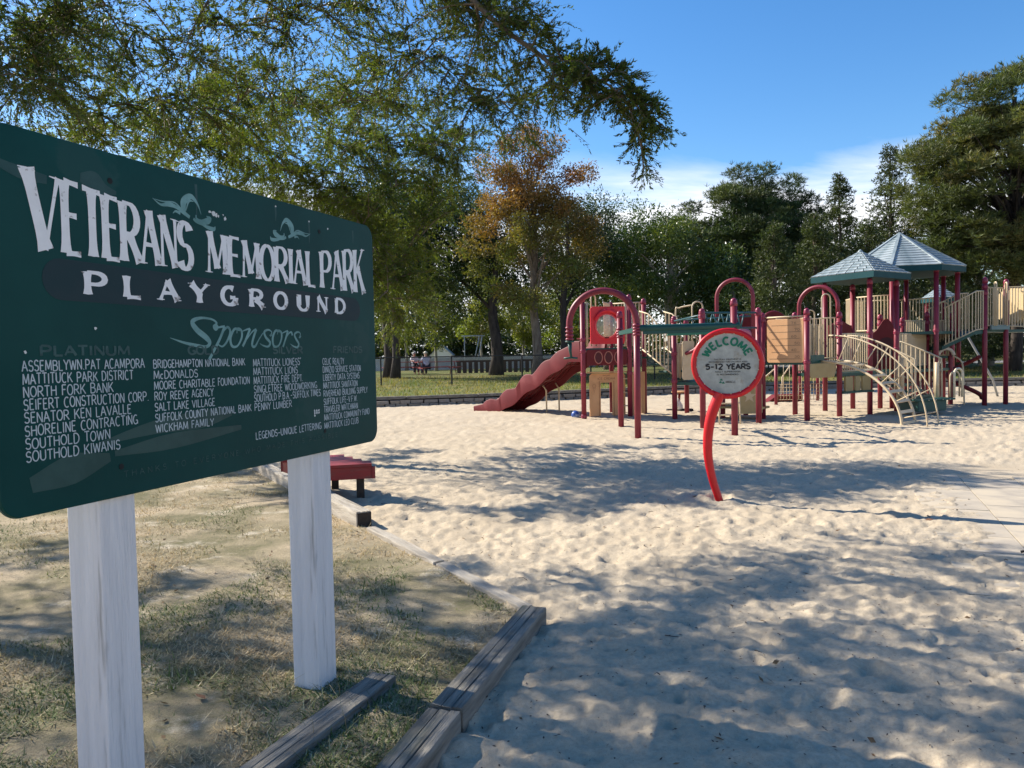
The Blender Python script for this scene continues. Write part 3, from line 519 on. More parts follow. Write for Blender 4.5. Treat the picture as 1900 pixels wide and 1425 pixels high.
for k, c in enumerate('WELCOME'):
    am = [138, 117.5, 100, 82, 62, 40, 20][k]; am = 90+ (am-79)*1.0; 
    cxx, cyy = math.cos(R_(am))*Rt, math.sin(R_(am))*Rt; r = Vector((math.sin(R_(am)), -math.cos(R_(am)))); u2 = Vector((math.cos(R_(am)), math.sin(R_(am)))); w_ = {'W': .085, 'M': .078, 'E': .055, 'L': .052}.get(c, .066)
    wp = lambda x, y, cxx=cxx, cyy=cyy, r=r, u2=u2: (cxx+r.x*x+u2.x*y, cyy-.005+r.y*x+u2.y*y)
    I.text(c, -w_/2, -.01, .078, w_/WD.get(c, 1.), .0225, warp=wp)
I = Ink(PO, wu, up, wn); I.split = (M_black, disc); I.text('5-12 YEARS', -.235, -.062, .056, .05, .0155, total=.475); I.split = None; I.text('THIS PLAY EQUIPMENT IS', -.145, .040, .013, .012, .0028, total=.29); I.text('RECOMMENDED FOR CHILDREN AGES', -.20, .012, .013, .012, .0028, total=.41)
I.text('ADULT SUPERVISION', -.135, -.098, .015, .012, .0032, total=.27); I.text('IS RECOMMENDED', -.115, -.128, .015, .012, .0032, total=.23)
I.text('Miracle'.upper(), -.02, -.215, .022, .016, .0030, total=.105); I.build(M_black, disc)
I = Ink(PO, wu, up, wn)
for tri in (((-.095, -.215), (-.075, -.19), (-.06, -.215)), ((-.085, -.185), (-.068, -.165), (-.05, -.188)), ((-.065, -.222), (-.045, -.196), (-.03, -.222))): I.k += 1; I.b.add([I.o+I.ux*x+I.uy*y+I.nn*.0014 for x, y in tri], [(0, 1, 2)])
I.build(M_dgreen, disc, 'leaf_emblem')
# ------------------------------------------------------------------ play structure
M_mar = pmat('maroon_powder_coat', (.18, .014, .030), (.22, .024, .040), 3, .45, .05, 60, dirt=(.28, .065, .085), dscale=2.5, dlo=.58, dhi=.8)
M_cap = pmat('maroon_cap', (.20, .018, .045), (.26, .03, .06), 6, .35)
M_slide = pmat('brick_red_plastic', (.125, .011, .014), (.165, .018, .021), 2, .55, .03, 40, spec=.25, dirt=(.20, .045, .045), dscale=2, dlo=.55, dhi=.8)
M_beige = pmat('beige_powder_coat', (.54, .42, .26), (.60, .48, .32), 4, .5, dirt=(.42, .33, .2), dscale=6)
M_tan = pmat('tan_plastic', (.60, .33, .16), (.64, .37, .19), 3, .6, spec=.2, dirt=(.52, .29, .14), dscale=4)
M_khaki = pmat('khaki_plastic', (.36, .27, .12), (.42, .32, .16), 3, .55)
M_redp = pmat('bright_red_plastic', (.62, .012, .022), (.66, .02, .03), 3, .4)
M_green = pmat('dark_green_plastic', (.008, .055, .045), (.014, .075, .062), 4, .45)
M_teal = pmat('teal_metal', (.015, .07, .08), (.03, .10, .11), 4, .4)
M_eave = pmat('teal_eave_plastic', (.006, .046, .052), (.011, .060, .068), 3, .6, spec=.15)
M_shin = pmat('chalky_teal_shingle', (.17, .215, .225), (.27, .315, .325), 7, .42, .1, 40, dirt=(.36, .40, .41), dscale=3, dlo=.45, dhi=.65)
M_mark = pmat('engraved_brown', (.30, .13, .06)); M_grey = pmat('galvanised_pipe', (.30, .32, .34), metal=.6, rough=.5)
M_clear, t_, b_, N_, L_ = nmat('scratched_clear_plastic'); b_.inputs['Base Color'].default_value = (.72, .66, .50, 1); b_.inputs['Roughness'].default_value = .18; b_.inputs['Alpha'].default_value = .42
M_black2 = pmat('black_rubber', (.02, .02, .02), rough=.8)
ps_ = thing('play_structure', 'maroon, beige and green playground structure with wavy slide, arches, stairs, bridge and two teal roofs', 'play structure', (7.2, 19.2, 0))
PR = .064
def post(x, y, h, rings=(), r=PR, cap=True, par=None, zlo=-.3):
    b = MB(); b.lathe([(r, zlo), (r, h-.10)], (x, y, 0), 16); o = b.build('post', M_mar, par or ps_)
    b = MB(); p = [(r+.006, h-.16), (r+.008, h-.10), (r+.002, h-.08)] + [(r*math.cos(R_(a))+.001, h-.07+.07*math.sin(R_(a))) for a in range(0, 90, 15)] + [(.004, h)]; b.lathe(p, (x, y, 0), 16); b.build('post_cap', M_cap, o)
    if rings:
        b = MB()
        for z in rings: b.lathe([(r+.002, z-.045), (r+.013, z-.035), (r+.013, z-.012), (r+.006, z), (r+.013, z+.012), (r+.013, z+.035), (r+.002, z+.045)], (x, y, 0), 16)
        b.build('clamp', M_cap, o)
    return o
barm = {}
def bar(L, r=.0125, mat=None):
    r *= 1.25
    k = (round(L, 2), r, mat.name)
    if k not in barm:
        b = MB(); b.tube([(0, 0, 0), (0, 0, L)], r, 8, False); me = bpy.data.meshes.new('baluster'); me.from_pydata(b.v, [], b.f); me.polygons.foreach_set('use_smooth', [True]*len(b.f)); me.materials.append(mat); barm[k] = me
    return barm[k]
def barrier(p0, p1, zb0, zt0, zb1=None, zt1=None, n=None, mat=None, name='barrier', r=.018, label=None, inset=.07):
    mat = mat or M_beige; zb1 = zb0 if zb1 is None else zb1; zt1 = zt0 if zt1 is None else zt1
    a = Vector((*p0, 0)); c = Vector((*p1, 0)); d = (c-a); L = d.length; d.normalize(); a = a+d*inset; c = c-d*inset; L = (c-a).length; n = n or max(2, int(L/.092))
    b = MB(); b.tube([a+up*zt0, c+up*zt1], r, 8); b.tube([a+up*zb0, c+up*zb1], r, 8); o = b.build(name, mat, ps_)
    for k in range(n):
        t = (k+.5)/n; p = a+(c-a)*t; zb = zb0+(zb1-zb0)*t; zt = zt0+(zt1-zt0)*t; share(bar(zt-zb, .0125, mat), 'baluster', o, p+up*zb)
    return o
def deck(P, z, mat=None, th=.07, name='deck'):
    b = MB(); b.prism(P, (0, 0, z-th), (1, 0, 0), (0, 1, 0), th); return b.build(name, mat or M_green, ps_)
def loop(x, y, dx, dy, w, z0, z1, r=.017, mat=None, name='handhold_loop', par=None):
    d = Vector((dx, dy, 0)).normalized(); c = Vector((x, y, z1-w/2)); P = [Vector((x, y, z0))-d*(w/2)]+arc(c, d, up, w/2, 180, 0, 12)+[Vector((x, y, z0))+d*(w/2)]; b = MB(); b.tube(P, r, 8); return b.build(name, mat or M_beige, par or ps_)
def panel(name, P, o, ux, uy, th, mat, par=None, bevel=.006): b = MB(); b.prism(P, o, ux, uy, th); return b.build(name, mat, par or ps_, bevel=bevel)
def rrect(w, h, r, n=5):
    P = []
    for cx_, cy_, a0 in ((w-r, h-r, 0), (r, h-r, 90), (r, r, 180), (w-r, r, 270)): P += [(cx_+r*math.cos(R_(a0+90*k/n)), cy_+r*math.sin(R_(a0+90*k/n))) for k in range(n+1)]
    return P
# --- slide tower
pA, pD, pE, pK, pS = (1.81, 19.44), (3.03, 19.75), (3.53, 20.48), (2.72, 20.97), (2.42, 20.22)
post(*pA, 3.12, (2.02, 1.72, 1.14, .08)); post(*pD, 3.16, (1.72, 1.14)); post(*pE, 3.10, (1.72,)); post(*pK, 3.05, (1.72,))
deck([pA, pD, pE, pK, pS], 1.80)
barrier(pE, pK, 1.86, 3.0); barrier(pK, pS, 1.86, 3.0); loop(2.12, 19.75, 1, 1, .19, 1.85, 3.16)
d = Vector((pD[0]-pA[0], pD[1]-pA[1], 0)).normalized(); nf = Vector((d.y, -d.x, 0)); Aw = Vector((*pA, 0))
PW, PH = .93, .95; o0 = Aw+d*.20-nf*.0+up*1.90; cxp, czp, rp = .44, .46, .30
# red panel with a round window: ring of quads round the hole
b = MB(); n = 48; V = []
for k in range(n):
    a = 2*math.pi*k/n; dx, dz = math.cos(a), math.sin(a); t = min((PW-cxp if dx > 0 else cxp)/max(abs(dx), 1e-6), (PH-czp if dz > 0 else czp)/max(abs(dz), 1e-6)); 
    for rr_ in (rp, t): 
        for th in (0, .03): V.append(o0+d*(cxp+dx*rr_)+up*(czp+dz*rr_)+nf*th)
F = []
for k in range(n): a = 4*k; c = 4*((k+1) % n); F += [(a+1, a+3, c+3, c+1), (a, c, c+2, a+2), (a, a+1, c+1, c), (a+2, c+2, c+3, a+3)]
b.add(V, F); rp_ = b.build('window_panel', M_redp, ps_); rp_['label'] = 'bright red panel with a round bubble window'
cw = o0+d*cxp+up*czp+nf*.03; b = MB(); b.tube(arc(cw, d, up, rp+.012, 0, 360, 36)[:-1], .030, 8, closed=True); b.build('window_rim', pmat('pinkish_red_rim', (.66, .05, .07), rough=.35), rp_)
b = MB(); b.tube(arc(cw+nf*.05+up*.03, d, up, rp+.05, 20, 160, 20), [.02+.035*math.sin(math.pi*k/20) for k in range(21)], 8); b.build('window_hood', M_redp, rp_)
b = MB(); V = []; F = []
for i in range(7):
    for j in range(24): a = R_(90*i/6.3); V.append(cw+(d*math.cos(j*math.pi/12)+up*math.sin(j*math.pi/12))*(rp*math.cos(a))+nf*(.16*math.sin(a)))
for i in range(6):
    for j in range(24): F.append((i*24+j, i*24+(j+1) % 24, (i+1)*24+(j+1) % 24, (i+1)*24+j))
b.add(V, F, True); b.build('bubble_window', M_clear, rp_)
for t in (.10, .13, 1.14, 1.17): b = MB(); q = Aw+d*t; b.tube([q+up*1.84, q+up*2.95], .014, 6); b.build('side_bar', M_beige, ps_)
# maroon panel with three oval holes under the deck
hp = Aw+d*.08+up*1.36; b = MB(); b.prism(rrect(1.1, .40, .06), hp, d, up, .03); o = b.build('hooded_panel', M_slide, ps_)
for k in range(3): q = hp+d*(.32+.27*k)+up*.20+nf*.034; b = MB(); b.tube([q+d*(.105*math.cos(a))+up*(.15*math.sin(a)) for a in np.linspace(0, 6.283, 20)[:-1]], .014, 6, closed=True); b.build('oval_rim', M_beige if k < 0 else pmat('lit_rim', (.42, .16, .12)), o); b = MB(); b.prism([(.1*math.cos(a), .145*math.sin(a)) for a in np.linspace(0, 6.283, 20)[:-1]], q-nf*.003, d, up, .002); b.build('oval_hole', pmat('deep_maroon', (.08, .01, .012)), o)  # sunlit look of the oval rims put into a paler red
# ground-level house panel in tan with a doorway and counter
hd = d; ho = Aw+hd*.24+Vector((-nf.x, -nf.y, 0))*.25+up*.05; Wp, Hp = .98, 1.10
P = [(0, 0), (.30, 0), (.30, .86), (.62, .86), (.62, 0), (Wp, 0), (Wp, Hp-.06), (Wp-.06, Hp), (.06, Hp), (0, Hp-.06)]
o = panel('house_panel', P, ho, hd, up, .04, M_tan); o['label'] = 'tan panel with a small doorway'
nfh = nf
for P_ in ([(.26, 0), (.26, .90), (.66, .90), (.66, 0)],): b = MB(); b.tube([ho+hd*x+up*z+nf*.045 for x, z in P_], .006, 5); b.build('door_outline', M_mark, o)
I = Ink(ho+nf*.041, hd, up, nf)
I.text('ICE CREAM', .22, .935, .055, .05, .010, total=.47); I.ribbon([(.14, .62), (.10, .72), (.06, .62)][::-1] if False else [(.09, .74), (.12, .60), (.15, .74)], [.008]*3); I.ribbon(el(.12, .78, .045, .05, 0, 360, 14), [.008]*15); I.ribbon([(.36, 1.05), (.46, 1.03), (.56, 1.05)], [.012]*3)
I.build(M_mark, o, 'engraving')
b = MB(); b.box(ho+hd*.49+up*1.13+nf*.06, (1.06, .22, .03), math.atan2(hd.y, hd.x)); b.build('counter', M_tan, ps_)
d2 = Vector((pE[0]-pD[0], pE[1]-pD[1], 0)).normalized(); panel('side_panel', [(0, 0), (.22, 0), (.22, .7), (.55, .7), (.55, 0), (.78, 0), (.78, 1.1), (0, 1.1)], Vector((*pD, .06))+d2*.06, d2, up, .04, M_tan)
b = MB(); 
for z in (.3, .65, 1.0, 1.35, 1.62): b.tube([Vector((*pD, z))+Vector((-.26, .20, 0)), Vector((*pD, z))+Vector((.02, .03, 0))], .016, 6)
b.build('rung_ladder', M_beige, ps_)
# --- wavy double slide, swept along a bending line
st = []; NS = 84; x, y, hd_ = 2.12, 19.84, R_(180-47)
Ls = 4.02
for k in range(NS+1):
    s = k/NS; st.append((x, y, hd_)); hd_ += R_(6)/NS; x += math.cos(hd_)*Ls/NS; y += math.sin(hd_)*Ls/NS
def sz(s):
    z = 1.70 if s < .10 else 1.70-(s-.10)/.68*1.50
    return (max(z, .20) if s < .9 else .20-(s-.9)*.8)+.035*math.sin(s*math.pi*9)*(1 if .10 < s < .86 else 0)
b = MB(); V = []; w = .50
for k, (x, y, h) in enumerate(st):
    s = k/NS; z = sz(s); side = Vector((math.sin(h), -math.cos(h), 0)); f = (s*6.2+.35) % 1.0; sc = (1-abs(2*f-1)**1.5); wh = .15+.11*sc
    if s > .84: wh = max(.08, wh-(s-.84)*1.3)
    if s < .08: wh = .28
    wr = .24+.17*(1-abs(2*((f+.5) % 1)-1)**1.5)*(1 if s < .84 else max(.2, 1-(s-.84)*5)); c = Vector((x, y, z)); lo = -.24 if s < .78 else max(-.24, -.17)
    for (a, zz) in ((-w-.02, lo), (-w-.045, wh-.02), (-w-.03, wh+.01), (-w+.01, wh+.01), (-w+.03, wh-.03), (-w+.09, .02), (-.06, 0), (0, .08), (.06, 0), (w-.09, .02), (w-.03, wr-.03), (w-.01, wr+.01), (w+.03, wr+.01), (w+.045, wr-.02), (w+.02, lo), (w-.01, lo), (w-.06, -.04), (.04, -.05), (-.04, -.05), (-w+.06, -.04), (-w+.01, lo)):
        p = c+side*a+up*zz; p.z = max(p.z, .01 if zz < 0 else .04); V.append(p)
m = 21; b.add(V, [(k*m+j, k*m+(j+1) % m, (k+1)*m+(j+1) % m, (k+1)*m+j) for k in range(NS) for j in range(m)]+[tuple(range(m)), tuple(NS*m+j for j in range(m-1, -1, -1))], False)
sl_ = b.build('slide', M_slide, ps_, bevel=0); sl_['label'] = 'wavy double slide in brick red plastic'
for p in sl_.data.polygons: p.use_smooth = len(p.vertices) == 4
sm = sl_.modifiers.new('edge', 'EDGE_SPLIT'); sm.split_angle = R_(40)
for off in (-.30, -.10, .10, .30):
    b = MB(); b.tube([Vector((st[k][0], st[k][1], max(.03, sz(k/NS)-.07-.03*math.sin(k*.5))))+Vector((math.sin(st[k][2]), -math.cos(st[k][2]), 0))*off for k in range(8, 62, 2)], .020, 6); b.build('underside_rib', M_slide, sl_)
for lx, ly, zt in ((.93, 20.92, .82), (1.30, 21.35, .86)):
    b = MB(); b.tube([(lx, ly, -.2), (lx, ly, zt-.14), (lx-.09, ly+.05, zt)], .022, 8); b.build('slide_leg', M_beige, sl_)
b = MB(); b.box((2.10, 19.86, 2.06), (.06, 1.05, .035), R_(43)); b.build('sit_down_bar', M_slide, ps_)
# --- track ride with arch
B1, C1, G1, H1 = (2.44, 14.96), (2.43, 17.2), (4.35, 15.03), (4.14, 16.69)
o = MB(); o.lathe([(PR, -.3), (PR, 2.24)], (*B1, 0), 16); o = o.build('post', M_mar, ps_); o['label'] = 'arch post nearest the camera'
b = MB(); ad = Vector((-.98, .2, 0)).normalized(); ca = Vector((*B1, 2.24))+ad*.655; b.tube([Vector((*B1, 2.18))]+arc(ca, -ad, up, .655, 0, 180, 28)+[ca+ad*.655-up*.30], PR, 16); arch = b.build('arch', M_mar, ps_); arch['label'] = 'half-round arch over the start of the track ride'
e = ca+ad*.655; b = MB()
for k in range(4): b.lathe([(PR+.002, -.02), (PR+.018, -.012), (PR+.018, .012), (PR+.002, .02)], (e.x, e.y, 2.19-.075*k), 14)
b.build('grip_ring', M_cap, arch)
b = MB(); b.lathe([(.075, 0), (.09, .01), (.09, .03), (.03, .04)], (e.x, e.y, 1.90), 14); b.tube([(e.x, e.y, 1.91), (e.x+.01, e.y, 1.72), (e.x+.03, e.y, 1.60)], [.045, .028, .022], 10); b.tube([(e.x-.12, e.y, 1.585), (e.x+.03, e.y, 1.60), (e.x+.15, e.y, 1.585)], .02, 8); b.build('hanging_handle', M_green, arch)
for p in (B1, C1):
    b = MB()
    for k in range(4): b.lathe([(PR+.002, -.022), (PR+.016, -.014), (PR+.016, .014), (PR+.002, .022)], (*p, 2.03+.058*k), 14)
    b.build('clamp', M_cap, ps_)
post(*C1, 2.61); post(*G1, 2.70, (2.02,)); post(*H1, 2.60, (2.42, 2.1))
b = MB(); b.beam((*C1, 2.11), (*B1, 2.12), .075, .09); b.build('cross_arm', M_green, ps_)
b = MB(); b.tube([(B1[0]+.04, B1[1], 2.145), (3.35, 15.0, 2.15), (G1[0]+.10, G1[1], 2.165)], .068, 12); b.beam((B1[0]+.12, B1[1], 2.06), (G1[0]-.02, G1[1], 2.075), .06, .07); o = b.build('track_beam', M_green, ps_, bevel=.012)
b = MB(); b.lathe([(.085, -.12), (.085, .12)], (0, 0, 0), 10); b = MB(); b.beam((3.05, 15.0, 2.015), (4.2, 15.03, 2.03), .08, .05); b.build('trolley', pmat('green_trolley', (.03, .16, .10)), o, bevel=.01)
b = MB(); b.tube([(*G1, 2.1), (*H1, 2.1)], .045, 8); b.build('cross_arm', M_green, ps_)
# overhead loop ladder
F1, I1, J1 = (4.0, 18.92), (5.61, 17.48), (6.08, 18.62)
b = MB(); hv, iv = Vector((*H1, 0)), Vector((*I1, 0)); hd3 = (iv-hv); b.tube([hv+up*2.50, iv+up*2.52], .022, 8); b.tube([hv+up*2.16, iv+up*2.18], .022, 8); fv = Vector((*F1, 0)); b.tube([fv+up*2.42, hv+up*2.46], .02, 8); b.tube([fv+up*2.16, hv+up*2.16], .02, 8)
jv = Vector((*J1, 0)); b.tube([fv+up*2.44, jv+up*2.5], .02, 8); b.tube([fv+up*2.18, jv+up*2.18], .02, 8); o = b.build('overhead_ladder', M_teal, ps_)
for t in np.linspace(.06, .62, 5):
    q = hv+hd3*t; q2 = fv+(jv-fv)*t; b = MB(); b.tube([q+up*2.50, q+hd3*.06+up*2.17], .016, 6); b.tube([q+hd3*.12+up*2.50, q+hd3*.06+up*2.17], .016, 6); b.tube([q2+up*2.46, q2+(jv-fv)*.05+up*2.18], .016, 6); b.tube([q+hd3*.06+up*2.17, q2+(jv-fv)*.05+up*2.18], .016, 6); b.build('ladder_rung', M_teal, o)
post(*I1, 2.64, (2.50, 1.1)); post(*J1, 2.57, (2.38, 1.36)); post(*F1, 2.55, (2.42, 1.62, .95)); 
H2 = (4.69, 20.63); PA_ = (5.25, 19.16); PB_ = (6.05, 19.9); post(*H2, 2.54, (1.6,))
# --- stairs from the slide tower to the low deck
s0, s1 = Vector((3.36, 20.1, 0)), Vector((4.02, 19.02, 0)); wv2 = Vector((.72, .45, 0))
for w_, nm in ((Vector((0, 0, 0)), 0), (wv2, 1)):
    a, c = s0+w_, s1+w_; b = MB(); b.tube([a+up*2.74, a+(c-a)*.25+up*2.66, c+up*1.95], .018, 8); b.tube([a+up*1.80, c+up*1.08], .020, 8); o = b.build('stair_rail', M_beige, ps_)
    for k in range(9): t = (k+.5)/9; q = a+(c-a)*t; zb = 1.80-.72*t; zt = (2.74-.32*t) if t < .25 else 2.66-.71*(t-.25)/.75; share(bar(zt-zb, .0125, M_beige), 'baluster', o, q+up*zb)
for k in range(4): t = (k+.5)/4; q = s0+(s1-s0)*t+wv2*.5; b = MB(); b.box(q+up*(1.62-.72*t), (.30, .74, .05), math.atan2(s1.y-s0.y, s1.x-s0.x)); b.build('stair_tread', M_green, ps_, bevel=.008)
deck([F1, (5.61, 17.9), PA_, PB_, H2], .92); 
barrier(F1, H2, .98, 1.86); o = loop(4.28, 19.0, .97, .2, .26, 1.0, 1.88); 
b = MB(); b.prism(rrect(.30, .95, .05), (4.16, 18.75, .98), (1, .1, 0), up, .02); b.build('slotted_gate', M_beige, ps_)
loop(4.75, 19.6, .97, .25, .30, .95, 2.93, .02); b = MB(); b.tube(spline([(4.30, 20.1, .95), (4.30, 20.1, 2.65), (4.38, 20.05, 2.80), (4.68, 19.8, 2.86)], 5), .02, 8); b.build('handhold_rail', M_beige, ps_)
b = MB(); b.tube(spline([(4.25, 18.75, 1.62), (4.42, 18.6, 1.70), (4.5, 18.55, 1.80)], 4), [.045]*9, 8); b.build('talk_tube', M_mar, ps_)
# second arch
q0, q1 = Vector((5.04, 18.85, 0)), Vector((5.80, 18.45, 0)); ad = (q1-q0).normalized(); cc = (q0+q1)/2; ra = (q1-q0).length/2
b = MB(); b.tube([q0+up*.95, q0+up*2.9]+arc(cc+up*2.95, -ad, up, ra, 0, 180, 24)+[q1+up*2.9, q1+up*.95], .048, 14); o = b.build('arch', M_mar, ps_); o['label'] = 'tall narrow arch behind the welcome sign'
b = MB(); b.lathe([(PR, -.3), (PR, .92)], (*PA_, 0)); b.build('post', M_mar, ps_); b = MB(); b.lathe([(PR, -.3), (PR, .92)], (*PB_, 0)); b.build('post', M_mar, ps_)
def dome(o0, ux, w, h, nm='arched_panel', lab=None):
    ux = Vector(ux).normalized(); P = [(0, 0), (w, 0), (w, h*.5)]+[(w/2+w/2*math.cos(R_(a)), h*.5+h*.5*math.sin(R_(a))) for a in range(15, 180, 15)]+[(0, h*.5)]; o = panel(nm, P, o0, ux, up, .04, M_slide)
    b = MB(); b.tube([Vector(o0)+ux*(w/2+(w/2)*math.cos(R_(a)))+up*(h*.5+h*.5*math.sin(R_(a))) for a in range(0, 181, 10)], .022, 6); b.build('panel_rim', M_mar, o)
    if lab: o['label'] = lab
    return o
dome((5.5, 19.2, 1.55), (1, -.1, 0), .62, 1.0); o = dome((6.6, 20.4, 1.9), (1, 0, 0), .72, .78)
b = MB(); b.tube([(5.55+.30*math.cos(a), 18.5, 1.80+.34*math.sin(a)) for a in np.linspace(.1, 3.0, 12)], .07, 10); b.build('slide_hood', pmat('faded_pink_plastic', (.50, .16, .22), rough=.4), ps_)
# ladder and star panel under the low deck
b = MB(); b.tube([(4.66, 17.25, -.2), (4.66, 17.4, .95)], .018, 8); b.tube([(5.16, 17.35, -.2), (5.16, 17.5, .95)], .018, 8)
for z in (.22, .48, .74): b.tube([(4.66, 17.28+z*.1, z), (5.16, 17.38+z*.1, z)], .015, 8)
b.build('rung_ladder', M_beige, ps_)
P = rrect(.62, .72, .05); panel('activity_panel', P, (5.32, 18.3, .16), (.95, -.1, 0), up, .03, M_khaki); b = MB(); sc_ = [(.31+(.17 if k % 2 == 0 else .07)*math.cos(k*.628+.31), .42+(.17 if k % 2 == 0 else .07)*math.sin(k*.628+.31)) for k in range(10)]; b.prism(sc_, (5.32, 18.262, .16), (.95, -.1, 0), up, -.003 if False else .002); b.build('star_cutout', M_beige, ps_)
deck([(4.9, 19.2), (5.9, 18.3), (6.3, 18.8), (5.4, 19.9)], .30, M_khaki, .05)
# --- middle deck with the height chart
K1, L1, O1 = (7.20, 19.55), (6.83, 17.79), (7.94, 18.63)
post(*K1, 2.61); post(*L1, 2.62, (2.36, 1.37)); post(*O1, 2.57, (2.28, 1.95, 1.3))
deck([J1, L1, O1, K1], 1.38)
d = Vector((L1[0]-J1[0], L1[1]-J1[1], 0)); Lp = d.length; d.normalize(); nf = Vector((d.y, -d.x, 0)); q = Vector((*J1, 0))
b = MB(); b.tube([q+d*.07+up*2.44, q+d*(Lp-.07)+up*2.44], .019, 8); b.build('top_rail', M_beige, ps_)
cp = panel('height_chart_panel', rrect(.93, 1.03, .06), q+d*.13+up*1.36, d, up, .03, M_tan); cp['label'] = 'tan panel marked with a height scale'
nfo = nf if nf.y < 0 else -nf
off = 0.0305 if (d.cross(up)).dot(nfo) > 0 else .0
I = Ink(q+d*.13+up*1.36+(d.cross(up))*.031, d, up, d.cross(up)) 
for k, t in enumerate(('76', '70', '60', '50', '40', '30')):
    z = .88-.158*k; x0 = .12 if k % 2 == 0 else .06; I.ribbon([(x0, z), (.5, z), (.83 if k % 2 == 0 else .86, z)], [.012]*3); I.text(t, .62 if k % 2 == 0 else .70, z+.025, .05, .05, .010, total=.13)
I.build(pmat('faded_scale_marks', (.28, .17, .09)), cp, 'scale_marks')
barrier(K1, O1, 1.44, 2.42); barrier(K1, (6.5, 19.0), 1.44, 2.42)
dO = Vector((O1[0]-L1[0], O1[1]-L1[1], 0)).normalized(); P = [(0, .34), (0, .12)]+[(.10+.10*math.cos(R_(a)), .10+.10*math.sin(R_(a))) for a in range(190, 271, 20)]+[(.98+.10*math.cos(R_(a)), .10+.10*math.sin(R_(a))) for a in range(270, 351, 20)]+[(1.10, .12), (1.10, .34)]; panel('fascia_panel', P, Vector((*L1, .99))+dO*.08, dO, up, .03, M_khaki)
b = MB(); b.prism(rrect(.55, .16, .03), Vector((*L1, 1.37))+dO*.16, dO, up, .012); b.build('kick_plate', M_green, ps_)
q0, q1 = Vector((7.22, 19.3, 0)), Vector((7.92, 18.66, 0)); ad = (q1-q0).normalized(); cc = (q0+q1)/2; ra = (q1-q0).length/2
b = MB(); b.tube([q0+up*1.35]+arc(cc+up*2.72, -ad, up, ra, 0, 180, 24)+[q1+up*2.5], .050, 14); o = b.build('arch', M_mar, ps_); o['label'] = 'tall arch left of the small roof'
loop(7.55, 18.45, .95, .3, .25, 1.40, 2.98, .017); loop(7.36, 18.9, .9, .3, .22, 1.40, 2.62, .017)
barrier((7.05, 18.05), (7.15, 19.2), 1.44, 2.42, n=8)
# curved ladder climber from the middle deck to the sand
def climb(p0, p3, z0, bul, r, z3=-.12, n=20):
    p0, p3 = Vector((*p0, 0)), Vector((*p3, 0)); P = []
    for k in range(n+1): t = k/n; q = p0+(p3-p0)*math.sin(t*math.pi/2)**1.05; z = z3+(z0-z3)*math.cos(t*math.pi/2)**.92; P.append(q+up*z)
    return P
cA = climb((7.30, 18.12), (8.34, 16.42), 1.38, 0, .03); cB = climb((7.82, 18.52), (8.90, 16.95), 1.38, 0, .03)
b = MB(); b.tube(cA, .030, 10); b.tube(cB, .030, 10); o = b.build('curved_climber', M_beige, ps_); o['label'] = 'curved beige ladder down to the sand'
for k in range(3, 20, 2): b = MB(); m_ = (cA[k]+cB[k])/2; b.beam(cA[k], cB[k], .07, .025, up=(cA[k]-cA[k-1]).cross(cB[k]-cA[k])); b.build('climber_step', M_beige, o)
hA = climb((7.45, 18.05), (8.72, 16.12), 1.98, 0, .02); hB = climb((8.0, 18.55), (9.22, 16.60), 1.98, 0, .02)
b = MB(); b.tube(hA, .017, 8); b.tube(hB, .017, 8); o = b.build('climber_handrail', M_beige, ps_)
for k in (3, 7, 11, 15, 18):
    b = MB(); b.tube([hA[k], cA[min(20, k)]], .012, 6); b.tube([hB[k], cB[min(20, k)]], .012, 6); b.build('handrail_strut', M_beige, o)
# --- small roof tower
N1, Q1, R1, T1 = (8.35, 20.49), (8.99, 19.30), (10.02, 20.02), (9.38, 21.15)
for p, rg in ((N1, (1.9, 1.3)), (Q1, (2.05, 1.72, 1.1)), (R1, (2.05, 1.62, 1.25)), (T1, ())): post(*p, 3.42, rg)
deck([K1, O1, Q1, N1], 1.06); deck([N1, Q1, R1, T1], 1.06); barrier(O1, Q1, 1.12, 2.02); barrier(N1, T1, 1.12, 2.0); barrier(K1, N1, 1.12, 2.3)
b = MB(); 
for t, w_ in ((.14, .30), (.46, .20), (.70, .34)): q = Vector((*O1, .62))+(Vector((*Q1, 0))-Vector((*O1, 0)))*t; b.prism(rrect(w_, .36, .02), q, Vector((*Q1, 0))-Vector((*O1, 0)), up, .05)
b.build('store_counter', M_khaki, ps_); b = MB(); b.beam((*O1, .60), (*Q1, .60), .22, .05); b.build('counter_shelf', M_green, ps_)
def wavepanel(p0, p1, z0, z1, hole=False, lab=None):
    a, c = Vector((*p0, 0)), Vector((*p1, 0)); d = (c-a); L = d.length; d.normalize(); h = z1-z0; P = [(0, 0), (L, 0), (L, h*.72)]+[(L*(1-k/12), h*(.72+.28*math.sin(math.pi*k/12)**2)) for k in range(1, 12)]+[(0, h*.72)]; o = panel('wave_top_panel', P, a+up*z0, d, up, .04, M_slide)
    if hole: b = MB(); nn = d.cross(up); b.prism([(L/2+.24*math.cos(k*.314), h*.42+.28*math.sin(k*.314)) for k in range(20)], a+up*z0+nn*(.042 if nn.y < 0 else -.004), d, up, .002 if nn.y < 0 else -.002); b.build('crawl_hole', pmat('hole_dark', (.05, .006, .01)), o)
    if lab: o['label'] = lab
    return o
wavepanel((8.45, 20.55), (9.3, 21.1), 1.95, 2.42); T2 = (10.10, 21.08); U0 = (10.92, 21.5)
post(*T2, 2.58, (2.3,)); post(*U0, 2.50, (2.3,))
wavepanel((9.66, 20.6), (10.35, 20.5), 1.10, 2.44, True, 'maroon panel with a crawl-through hole')
